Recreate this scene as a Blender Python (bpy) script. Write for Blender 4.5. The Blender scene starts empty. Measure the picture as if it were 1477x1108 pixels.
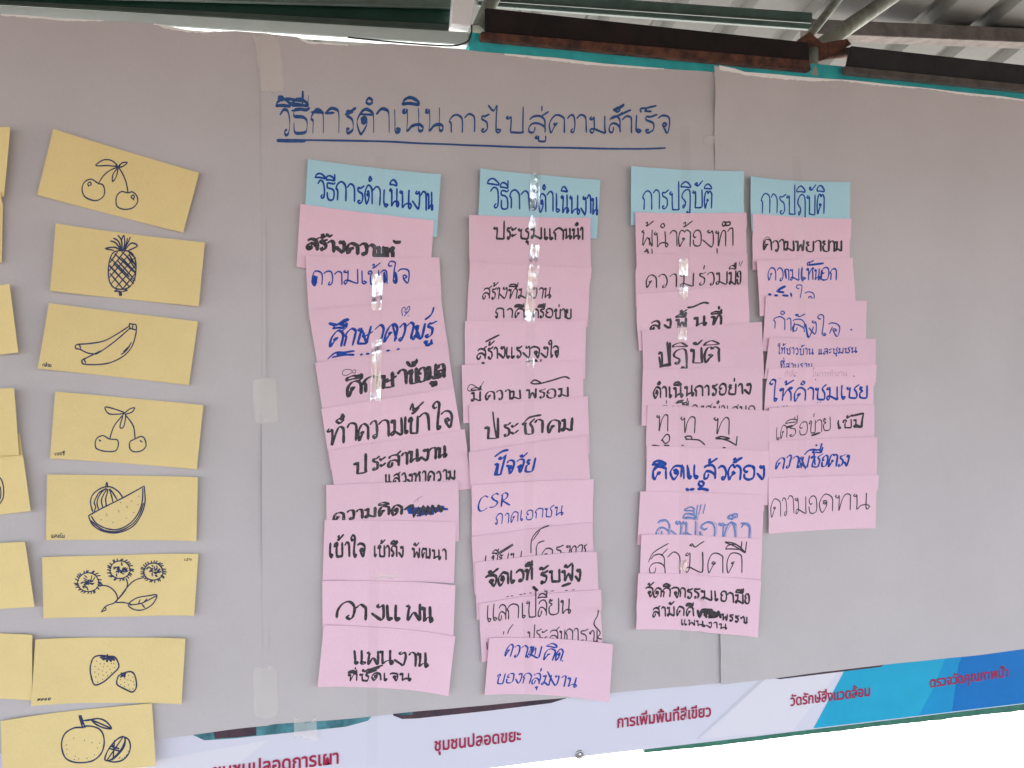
import bpy, bmesh, math, random
from mathutils import Vector, Matrix, noise
random.seed(11)
scene = bpy.context.scene
COL = scene.collection
R = math.radians

# ------------------------------------------------------------------ camera
F = 1137.0; CX, CY = 738.5, 554.0
CAM = Vector((0.0, -1.34, 1.5))
AX = Vector((5100-CX, 480-CY, F)).normalized()
dn = Vector((1100-CX, 36000-CY, F)); dn = (dn - AX*dn.dot(AX)).normalized()
AZ = -dn
AY = AZ.cross(AX)
cam_d = bpy.data.cameras.new('camera'); cam = bpy.data.objects.new('camera', cam_d); COL.objects.link(cam)
m = Matrix(((AX[0], -AX[1], -AX[2], CAM.x), (AY[0], -AY[1], -AY[2], CAM.y), (AZ[0], -AZ[1], -AZ[2], CAM.z), (0, 0, 0, 1)))
cam.matrix_world = m
cam_d.sensor_width = 36; cam_d.lens = 36*F/1477; cam_d.clip_start = 0.02; cam_d.clip_end = 2000
scene.camera = cam

# ------------------------------------------------------------------ world, sun, exposure
w = bpy.data.worlds.new('World'); scene.world = w; w.use_nodes = True
nt = w.node_tree; bg = nt.nodes['Background']
sky = nt.nodes.new('ShaderNodeTexSky'); sky.sky_type = 'NISHITA'; sky.sun_disc = False
SUN_EL, SUN_AZ = R(58), R(20)          # azimuth from +Y (behind the board) towards +X
sky.sun_elevation = SUN_EL; sky.sun_rotation = SUN_AZ
sky.dust_density = 3.0; sky.air_density = 1.0; sky.ozone_density = 1.0
hs = nt.nodes.new('ShaderNodeHueSaturation'); hs.inputs['Saturation'].default_value = .45      # hazy white-blue sky
nt.links.new(sky.outputs[0], hs.inputs['Color']); nt.links.new(hs.outputs[0], bg.inputs[0]); bg.inputs[1].default_value = 0.12
sd = bpy.data.lights.new('sun', 'SUN'); sd.energy = 3.6; sd.angle = R(0.5); sd.color = (1, .965, .91)
so = bpy.data.objects.new('sun', sd); COL.objects.link(so)
sv = Vector((math.sin(SUN_AZ)*math.cos(SUN_EL), math.cos(SUN_AZ)*math.cos(SUN_EL), math.sin(SUN_EL)))
so.rotation_euler = sv.to_track_quat('Z', 'Y').to_euler(); so.location = (3, 6, 9)
vs = scene.view_settings; vs.view_transform = 'Standard'; vs.look = 'None'; vs.gamma = 1; vs.use_curve_mapping = False
vs.exposure = 2.78
scene.cycles.max_bounces = 10; scene.cycles.diffuse_bounces = 6; scene.cycles.transparent_max_bounces = 24

# ------------------------------------------------------------------ materials
def mat(name, col, rough=.8, var=.0, scale=8, col2=None, metal=0, bump=0, bscale=200, spec=.3, trans=0, fibre=False):
    M = bpy.data.materials.new(name); M.use_nodes = True
    t = M.node_tree; b = t.nodes['Principled BSDF']
    b.inputs['Base Color'].default_value = (*col, 1); b.inputs['Roughness'].default_value = rough
    b.inputs['Metallic'].default_value = metal; b.inputs['Specular IOR Level'].default_value = spec
    tc = t.nodes.new('ShaderNodeNewGeometry')
    if var or col2:
        n = t.nodes.new('ShaderNodeTexNoise'); n.inputs['Scale'].default_value = scale; n.inputs['Detail'].default_value = 6; n.inputs['Roughness'].default_value = .65
        t.links.new(tc.outputs['Position'], n.inputs['Vector'])
        rp = t.nodes.new('ShaderNodeValToRGB')
        c2 = col2 or tuple(c*(1-var) for c in col)
        rp.color_ramp.elements[0].position = .36; rp.color_ramp.elements[0].color = (*c2, 1)
        rp.color_ramp.elements[1].position = .64; rp.color_ramp.elements[1].color = (*col, 1)
        t.links.new(n.outputs[0], rp.inputs[0]); out = rp.outputs[0]
        if fibre:
            n2 = t.nodes.new('ShaderNodeTexNoise'); n2.inputs['Scale'].default_value = 420; n2.inputs['Detail'].default_value = 3
            t.links.new(tc.outputs['Position'], n2.inputs['Vector'])
            mr = t.nodes.new('ShaderNodeMapRange'); mr.inputs[1].default_value = .3; mr.inputs[2].default_value = .7; mr.inputs[3].default_value = .97; mr.inputs[4].default_value = 1.025
            t.links.new(n2.outputs[0], mr.inputs[0])
            oi = t.nodes.new('ShaderNodeObjectInfo'); ma = t.nodes.new('ShaderNodeMath'); ma.operation = 'MULTIPLY_ADD'; ma.inputs[1].default_value = .07; ma.inputs[2].default_value = .955
            t.links.new(oi.outputs['Random'], ma.inputs[0]); mm2 = t.nodes.new('ShaderNodeMath'); mm2.operation = 'MULTIPLY'
            t.links.new(mr.outputs[0], mm2.inputs[0]); t.links.new(ma.outputs[0], mm2.inputs[1])
            mx = t.nodes.new('ShaderNodeVectorMath'); mx.operation = 'SCALE'
            t.links.new(out, mx.inputs[0]); t.links.new((mm2 if 'card' in name else mr).outputs[0], mx.inputs['Scale']); out = mx.outputs[0]
        t.links.new(out, b.inputs['Base Color'])
    if bump:
        n3 = t.nodes.new('ShaderNodeTexNoise'); n3.inputs['Scale'].default_value = bscale; n3.inputs['Detail'].default_value = 4
        t.links.new(tc.outputs['Position'], n3.inputs['Vector'])
        bp = t.nodes.new('ShaderNodeBump'); bp.inputs['Strength'].default_value = bump; bp.inputs['Distance'].default_value = .002
        t.links.new(n3.outputs[0], bp.inputs['Height']); t.links.new(bp.outputs[0], b.inputs['Normal'])
    return M

def tape_mat(name, gloss, rough, tint, bump, bscale, cloud=0.0, cloudcol=(.8, .8, .8), streak=False):
    M = bpy.data.materials.new(name); M.use_nodes = True; t = M.node_tree; t.nodes.clear()
    o = t.nodes.new('ShaderNodeOutputMaterial'); tr = t.nodes.new('ShaderNodeBsdfTransparent'); tr.inputs[0].default_value = (*tint, 1)
    g = t.nodes.new('ShaderNodeBsdfGlossy'); g.inputs['Roughness'].default_value = rough
    geo = t.nodes.new('ShaderNodeNewGeometry'); mp = t.nodes.new('ShaderNodeMapping'); mp.inputs['Scale'].default_value = (1.6, 1, .5)
    n = t.nodes.new('ShaderNodeTexNoise'); n.inputs['Scale'].default_value = bscale; n.inputs['Detail'].default_value = 3
    t.links.new(geo.outputs['Position'], mp.inputs[0]); t.links.new(mp.outputs[0], n.inputs['Vector'])
    bp = t.nodes.new('ShaderNodeBump'); bp.inputs['Strength'].default_value = bump; bp.inputs['Distance'].default_value = .002
    t.links.new(n.outputs[0], bp.inputs['Height']); t.links.new(bp.outputs[0], g.inputs['Normal'])
    m1 = t.nodes.new('ShaderNodeMixShader'); m1.inputs[0].default_value = gloss
    t.links.new(tr.outputs[0], m1.inputs[1]); t.links.new(g.outputs[0], m1.inputs[2])
    last = m1
    if streak:
        ms = t.nodes.new('ShaderNodeMapping'); ms.inputs['Scale'].default_value = (1.5, 1, .28); ms.inputs['Rotation'].default_value = (0, .5, 0)
        n5 = t.nodes.new('ShaderNodeTexNoise'); n5.inputs['Scale'].default_value = 105; n5.inputs['Detail'].default_value = 3; n5.inputs['Distortion'].default_value = .6
        rp = t.nodes.new('ShaderNodeMapRange'); rp.inputs[1].default_value = .38; rp.inputs[2].default_value = .66; rp.inputs[3].default_value = .05; rp.inputs[4].default_value = gloss
        t.links.new(geo.outputs['Position'], ms.inputs[0]); t.links.new(ms.outputs[0], n5.inputs['Vector']); t.links.new(n5.outputs[0], rp.inputs[0]); t.links.new(rp.outputs[0], m1.inputs[0])
    if cloud:
        d = t.nodes.new('ShaderNodeBsdfDiffuse'); d.inputs[0].default_value = (*cloudcol, 1)
        m2 = t.nodes.new('ShaderNodeMixShader'); m2.inputs[0].default_value = cloud
        t.links.new(m1.outputs[0], m2.inputs[1]); t.links.new(d.outputs[0], m2.inputs[2]); last = m2
    t.links.new(last.outputs[0], o.inputs[0])
    return M

M = {}
M['kraft'] = mat('kraft_paper', (.560, .535, .545), .85, .05, 5, bump=.12, bscale=90, fibre=True, spec=.2)
M['edge_light'] = mat('painted_edge_light', (.90, .90, .88), .9, .05, 60)  # near-white colour stands in for sunlight on the paper's top edges
M['pink'] = mat('pink_card', (.86, .60, .72), .8, .03, 14, fibre=True, bump=.05, bscale=300, spec=.2)
M['blue'] = mat('blue_card', (.47, .76, .87), .8, .03, 14, fibre=True, bump=.05, bscale=300, spec=.2)
M['yellow'] = mat('yellow_card', (.85, .69, .33), .8, .04, 18, fibre=True, bump=.05, bscale=300, spec=.2)
M['ink_black'] = mat('black_marker', (.016, .015, .020), .55, 0, 260, col2=(.075, .070, .082))
M['ink_blue'] = mat('blue_marker', (.010, .045, .29), .6, 0, 200, col2=(.025, .10, .46), spec=.15)
M['ink_navy'] = mat('navy_marker', (.016, .026, .075), .5, 0, 200, col2=(.035, .055, .14))
M['ink_head'] = mat('heading_marker', (.018, .065, .22), .5, 0, 150, col2=(.03, .10, .30))
M['ink_pen'] = mat('fine_pen', (.02, .03, .07), .6)
M['ink_faint'] = mat('faint_pencil', (.42, .24, .33), .7)
M['ink_sky'] = mat('dry_blue_marker', (.05, .17, .50), .5, 0, 300, col2=(.30, .35, .60))
M['vinyl'] = mat('vinyl_banner', (.71, .72, .83), .35, .02, 4, bump=.1, bscale=14, spec=.5)
M['p_teal'] = mat('print_teal', (.012, .32, .64), .4, .08, 20, spec=.3)
M['p_teal2'] = mat('print_light_teal', (.02, .42, .66), .4, .08, 20, spec=.3)
M['p_blue'] = mat('print_blue', (.008, .19, .56), .4, .08, 20, spec=.3)
M['p_dark'] = mat('print_photo_dark', (.04, .035, .055), .35, 0, 40, col2=(.10, .05, .07), spec=.5)
M['p_sea'] = mat('print_photo_sea', (.10, .32, .38), .35, 0, 30, col2=(.03, .12, .15), spec=.5)
M['p_pale'] = mat('print_pale', (.76, .76, .84), .35, spec=.5)
M['p_grey'] = mat('print_grey', (.60, .62, .70), .35, spec=.5)
M['p_red'] = mat('print_red', (.42, .02, .07), .35, 0, 300, col2=(.34, .02, .08), spec=.5)
M['steel'] = mat('zinc', (.55, .55, .53), .35, .3, 60, metal=.9)
M['teal_paint'] = mat('teal_paint', (.02, .27, .28), .6, 0, 22, col2=(.03, .35, .36), bump=.3, bscale=40)
M['green_paint'] = mat('green_paint', (.05, .20, .14), .6, .3, 40, bump=.4, bscale=60)
M['rust'] = mat('rusty_steel', (.13, .055, .035), .85, 0, 45, col2=(.035, .019, .017), bump=.5, bscale=70)
M['rust_dark'] = mat('dark_rusty_steel', (.016, .010, .009), .8, 0, 26, col2=(.007, .006, .006), bump=.4, bscale=70)
M['black_steel'] = mat('black_steel', (.022, .022, .024), .7, .4, 30, bump=.3, bscale=70)
M['pale_lip'] = mat('weathered_lip', (.11, .095, .085), .8, .4, 30)
M['greygreen'] = mat('grey_green_paint', (.055, .085, .07), .5, .35, 14, bump=.2)
M['railgreen'] = mat('rail_green', (.10, .15, .125), .5, .3, 14, bump=.2)
M['galv'] = mat('galvanised_pipe', (.27, .30, .26), .5, 0, 30, col2=(.16, .17, .14), metal=.3, bump=.3, bscale=50)
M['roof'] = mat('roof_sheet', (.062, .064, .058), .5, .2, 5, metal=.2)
M['alu'] = mat('aluminium_frame', (.42, .49, .47), .4, .12, 12, metal=.2, spec=.5)
M['alu_white'] = mat('white_frame', (.74, .77, .78), .4, .05, 12, spec=.5)
M['glass_green'] = mat('green_glass', (.016, .065, .048), .25, .5, 3, spec=.6)
M['cable'] = mat('black_cable', (.01, .01, .01), .5)
M['concrete'] = mat('sunlit_concrete', (.62, .60, .57), .9, .12, 3, bump=.3, bscale=40)
M['dark_ground'] = mat('unseen_dark_ground', (.13, .10, .085), .95, .3, 3, bump=.3)
M['floor'] = mat('shelter_floor', (.20, .145, .115), .8, .2, 2)
M['clear'] = tape_mat('clear_tape', .018, .14, (.992, .99, .99), .35, 60, .012)
M['clear_glint'] = tape_mat('wrinkled_clear_tape', .85, .16, (.99, .99, .99), .7, 75, .05, (.85, .86, .88), True)
M['mask'] = tape_mat('masking_tape', .03, .5, (.99, .99, .98), .3, 120, .30, (.95, .92, .88))

# ------------------------------------------------------------------ pixels of the wall plane to metres
def ray(px, py):
    d = Vector((px-CX, py-CY, F))
    return Vector((d.dot(AX), d.dot(AY), d.dot(AZ)))
def at(px, py, Y=0.0):
    r = ray(px, py); return CAM + r*((Y-CAM.y)/r.y)
PY0 = -0.012; PW = -0.0205     # back plane of the paper; mean plane of paper and cards
def wp(px, py):
    p = at(px, py, PW); return (p.x, p.z)

ZOOM = dict(A=(410, 220, 4.615), B=(410, 430, 4.615), C=(430, 630, 4.615), D=(430, 800, 4.615),
            E=(650, 230, 4.615), F=(650, 440, 4.615), G=(650, 630, 4.615), H=(650, 790, 4.615),
            I=(890, 230, 5.2), J=(890, 410, 5.2), K=(890, 580, 5.2), L=(890, 740, 5.2),
            M=(1060, 230, 5.2), N=(1060, 410, 5.2), O=(1060, 580, 5.2),
            T=(380, 100, 4.616), U=(680, 100, 4.616),
            Y=(0, 160, 2.519), Z=(0, 540, 1.95), X=(0, 900, 4.616), P=(0, 0, 1.0),
            V=(200, 880, 2.308), W=(800, 880, 2.1817))
def zp(z, x, y):
    ox, oy, s = ZOOM[z]; return (ox+x/s, oy+y/s)

def tag(o, label=None, cat=None, group=None, kind=None):
    if label: o['label'] = label
    if cat: o['category'] = cat
    if group: o['group'] = group
    if kind: o['kind'] = kind
    return o
def meshobj(name, verts, faces, material, parent=None, origin=None, smooth=False, uv=None):
    o0 = Vector(origin) if origin is not None else Vector((0, 0, 0))
    me = bpy.data.meshes.new(name)
    me.from_pydata([tuple(Vector(v)-o0) for v in verts], [], faces); me.update()
    for mm in (material if isinstance(material, (list, tuple)) else [material]): me.materials.append(mm)
    if smooth:
        for p in me.polygons: p.use_smooth = True
    o = bpy.data.objects.new(name, me); COL.objects.link(o)
    if parent: o.parent = parent
    elif origin is not None: o.location = o0
    return o

# ------------------------------------------------------------------ layered surfaces: every sheet and card lies on what is below it
class Surf:
    """bilinear grid patch on the wall plane with a depth (metres towards the camera) per vertex"""
    def __init__(s, top, bot, nu, nv, prof, margin=.0006, dil=.03):
        s.nu, s.nv = nu, nv; s.bent = len(top) > 2 or len(bot) > 2
        s.P = [[None]*(nv+1) for _ in range(nu+1)]; s.D = [[0]*(nv+1) for _ in range(nu+1)]
        def poly(pl, u):
            if len(pl) == 2:
                a, b = pl; return (a[0]+(b[0]-a[0])*u, a[1]+(b[1]-a[1])*u)
            x = pl[0][0]+(pl[-1][0]-pl[0][0])*u
            for a, b in zip(pl, pl[1:]):
                if x <= b[0]+1e-6:
                    k = (x-a[0])/(b[0]-a[0]); return (x, a[1]+(b[1]-a[1])*k)
            return pl[-1]
        tl, tr, bl, br = wp(*top[0]), wp(*top[-1]), wp(*bot[0]), wp(*bot[-1])
        for i in range(nu+1):
            u = i/nu
            if s.bent: t = wp(*poly(top, u)); b = wp(*poly(bot, u))
            else: t = (tl[0]+(tr[0]-tl[0])*u, tl[1]+(tr[1]-tl[1])*u); b = (bl[0]+(br[0]-bl[0])*u, bl[1]+(br[1]-bl[1])*u)
            for j in range(nv+1):
                v = j/nv; s.P[i][j] = (t[0]+(b[0]-t[0])*v, t[1]+(b[1]-t[1])*v)
        s.q = [s.P[0][0], s.P[nu][0], s.P[nu][nv], s.P[0][nv]]
        for i in range(nu+1):
            for j in range(nv+1):
                x, z = s.P[i][j]; s.D[i][j] = prof(i/nu, j/nv, x, z)
        xs = [p[0] for r in s.P for p in r]; zs = [p[1] for r in s.P for p in r]
        s.bb = (min(xs), max(xs), min(zs), max(zs))
    def raise_on(s, under, margin=.0005, dil=.025, topm=0.0):
        for i in range(s.nu+1):
            for j in range(s.nv+1):
                x, z = s.P[i][j]; h = s.D[i][j]
                for f in under:
                    d = f.depth(x, z, dil)
                    mg = margin+topm*max(0, 1-j/s.nv*2.2)
                    if d is not None and d+mg > h: h = d+mg
                s.D[i][j] = h
    def uv(s, x, z):
        if s.bent:
            u = v = .5
            for _ in range(5):
                k = min(max(u, 0), .99999)*s.nu; i = int(k); k -= i
                a, b = s.P[i][0], s.P[i+1][0]; c, d = s.P[i][s.nv], s.P[i+1][s.nv]
                tx, tz = a[0]+(b[0]-a[0])*k, a[1]+(b[1]-a[1])*k; bx_, bz = c[0]+(d[0]-c[0])*k, c[1]+(d[1]-c[1])*k
                v = (tz-z)/(tz-bz); xx = tx+(bx_-tx)*v
                wd = (s.P[s.nu][0][0]-s.P[0][0][0])*(1-v)+(s.P[s.nu][s.nv][0]-s.P[0][s.nv][0])*v
                u += (x-xx)/wd
            return u, v
        (ax, az), (bx, bz), (cx, cz), (dx, dz) = s.q; u = v = .5
        for _ in range(5):
            X = ax*(1-u)*(1-v)+bx*u*(1-v)+cx*u*v+dx*(1-u)*v-x
            Z = az*(1-u)*(1-v)+bz*u*(1-v)+cz*u*v+dz*(1-u)*v-z
            Xu = (bx-ax)*(1-v)+(cx-dx)*v; Xv = (dx-ax)*(1-u)+(cx-bx)*u
            Zu = (bz-az)*(1-v)+(cz-dz)*v; Zv = (dz-az)*(1-u)+(cz-bz)*u
            D = Xu*Zv-Xv*Zu
            if abs(D) < 1e-12: break
            u -= (X*Zv-Xv*Z)/D; v -= (Xu*Z-X*Zu)/D
        return u, v
    def depth(s, x, z, dil=0.0):
        b = s.bb
        if x < b[0]-.15 or x > b[1]+.15 or z < b[2]-.15 or z > b[3]+.15: return None
        u, v = s.uv(x, z)
        if u < -dil or u > 1+dil or v < -dil*2 or v > 1+dil*2: return None
        u = min(max(u, 0), .99999)*s.nu; v = min(max(v, 0), .99999)*s.nv
        i, j = int(u), int(v); u -= i; v -= j
        a, b, c, d = s.D[i][j], s.D[i+1][j], s.D[i+1][j+1], s.D[i][j+1]
        return a+(b-a)*u+(c-b)*v if u > v else a+(d-a)*v+(c-d)*u
    def build(s, name, material, th=.0003, one_sided=False, smooth=True):
        n = (s.nu+1)*(s.nv+1); vs_ = []; fs = []
        idx = lambda i, j: i*(s.nv+1)+j
        for k in ((0,) if one_sided else (0, 1)):
            for i in range(s.nu+1):
                for j in range(s.nv+1):
                    x, z = s.P[i][j]; vs_.append((x, PY0-s.D[i][j]+k*th, z))
        for i in range(s.nu):
            for j in range(s.nv):
                a, b, c, d = idx(i, j), idx(i+1, j), idx(i+1, j+1), idx(i, j+1)
                fs += [(a, c, b), (a, d, c)]
                if not one_sided: fs += [(n+a, n+b, n+c), (n+a, n+c, n+d)]
        if not one_sided:
            for i in range(s.nu):
                for j, fl in ((0, 0), (s.nv, 1)):
                    a, b = idx(i, j), idx(i+1, j)
                    fs.append((a, b, n+b, n+a) if not fl else (b, a, n+a, n+b))
            for j in range(s.nv):
                for i, fl in ((0, 1), (s.nu, 0)):
                    a, b = idx(i, j), idx(i, j+1)
                    fs.append((a, b, n+b, n+a) if not fl else (b, a, n+a, n+b))
        c = ((s.q[0][0]+s.q[2][0])/2, PY0, (s.q[0][1]+s.q[2][1])/2)
        s.origin = Vector(c)
        s.obj = meshobj(name, vs_, fs, material, origin=c)
        me = s.obj.data
        if smooth:
            for k, p in enumerate(me.polygons): p.use_smooth = abs(p.normal.y) > .5
            try: me.set_sharp_from_angle(angle=R(40))
            except Exception: pass
        return s.obj

def nz(x, z, k, seed=0): return noise.noise(Vector((x*k+seed*7.3, z*k-seed*3.1, seed*1.7)))

# ------------------------------------------------------------------ ink: pen strokes swept by a chisel nib over the sheet they are on
def catmull(p, n=5):
    if len(p) < 3: 
        a, b = p[0], p[-1]; return [(a[0]+(b[0]-a[0])*k/4, a[1]+(b[1]-a[1])*k/4) for k in range(5)]
    q = [p[0]]+list(p)+[p[-1]]; out = []
    if abs(p[0][0]-p[-1][0])+abs(p[0][1]-p[-1][1]) < 1e-6: q[0] = p[-2]; q[-1] = p[1]
    for i in range(1, len(q)-2):
        a, b, c, d = q[i-1:i+3]
        for k in range(n):
            t = k/n; r = []
            for e in (0, 1):
                r.append(.5*((2*b[e])+(-a[e]+c[e])*t+(2*a[e]-5*b[e]+4*c[e]-d[e])*t*t+(-a[e]+3*b[e]-3*c[e]+d[e])*t**3))
            out.append(tuple(r))
    out.append(p[-1]); return out
class Ink:
    def __init__(s, surfs, material, name='handwriting', label=None):
        s.s = surfs if isinstance(surfs, list) else [surfs]
        s.v = []; s.f = []; s.mat = material; s.k = 0; s.name = name; s.label = label
    def dep(s, x, z):
        h = None
        for f in s.s:
            d = f.depth(x, z, .04)
            if d is not None: h = d if h is None else max(h, d)
        return h if h is not None else 0.004
    def stroke(s, pts, w, chisel=.5, nib=60, smooth=True, n=5, jit=.11):
        """pts in photo pixels, w in photo pixels"""
        p = catmull(pts, n) if smooth else pts
        q = [p[0]]
        for a in p[1:]:
            if abs(a[0]-q[-1][0])+abs(a[1]-q[-1][1]) > .12: q.append(a)
        if len(q) < 2: q = [p[0], (p[0][0]+.5, p[0][1]+.3)]
        p = q; na = R(nib); nx, ny = math.cos(na), -math.sin(na)
        L = len(p); sd_ = random.random()*99; w *= 1.14
        def addv(x, y, extra=0):
            X, Z = wp(x, y); d = s.dep(X, Z)+.00016+s.k*2.5e-7+extra
            s.v.append((X, PY0-d, Z)); return len(s.v)-1
        rows = []
        for i in range(L):
            a = p[max(i-1, 0)]; b = p[min(i+1, L-1)]
            tx, ty = b[0]-a[0], b[1]-a[1]; l = math.hypot(tx, ty) or 1; tx /= l; ty /= l
            px_, py_ = -ty, tx
            c = abs(tx*ny-ty*nx)                     # how far the nib stands across the stroke
            ww = w*((1-chisel)+chisel*1.5*c)*(1+jit*noise.noise(Vector((sd_, i*.35, 0)))*2)
            if i in (0, L-1): ww *= .75
            s.k += 1
            rows.append((addv(p[i][0]+px_*ww/2, p[i][1]+py_*ww/2), addv(p[i][0]-px_*ww/2, p[i][1]-py_*ww/2)))
            if i == 0:
                cap0 = addv(p[0][0]-tx*ww*.42, p[0][1]-ty*ww*.42)
            if i == L-1:
                cap1 = addv(p[i][0]+tx*ww*.42, p[i][1]+ty*ww*.42)
        for (a, b), (c, d) in zip(rows, rows[1:]): s.f.append((a, b, d, c))
        s.f.append((rows[0][0], cap0, rows[0][1])); s.f.append((rows[-1][1], cap1, rows[-1][0]))
    def Z(s, z, pts, w, **k):
        """stroke given in the coordinates of a zoomed view: 'x,y x,y;...'"""
        sc = ZOOM[z][2]
        for part in pts.split(';'):
            pp = [tuple(float(a) for a in t.split(',')) for t in part.split()]
            if pp: s.stroke([zp(z, *a) for a in pp], w/sc, **k)
    def build(s, parent):
        if not s.v: return
        o = meshobj(s.name, [Vector(v)-parent.location for v in s.v], s.f, s.mat, parent)
        # all faces towards the viewer
        me = o.data
        bm = bmesh.new(); bm.from_mesh(me)
        for f in bm.faces:
            if f.normal.y > 0: f.normal_flip()
        bm.to_mesh(me); bm.free()
        if s.label: o['label'] = s.label
        return o

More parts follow.
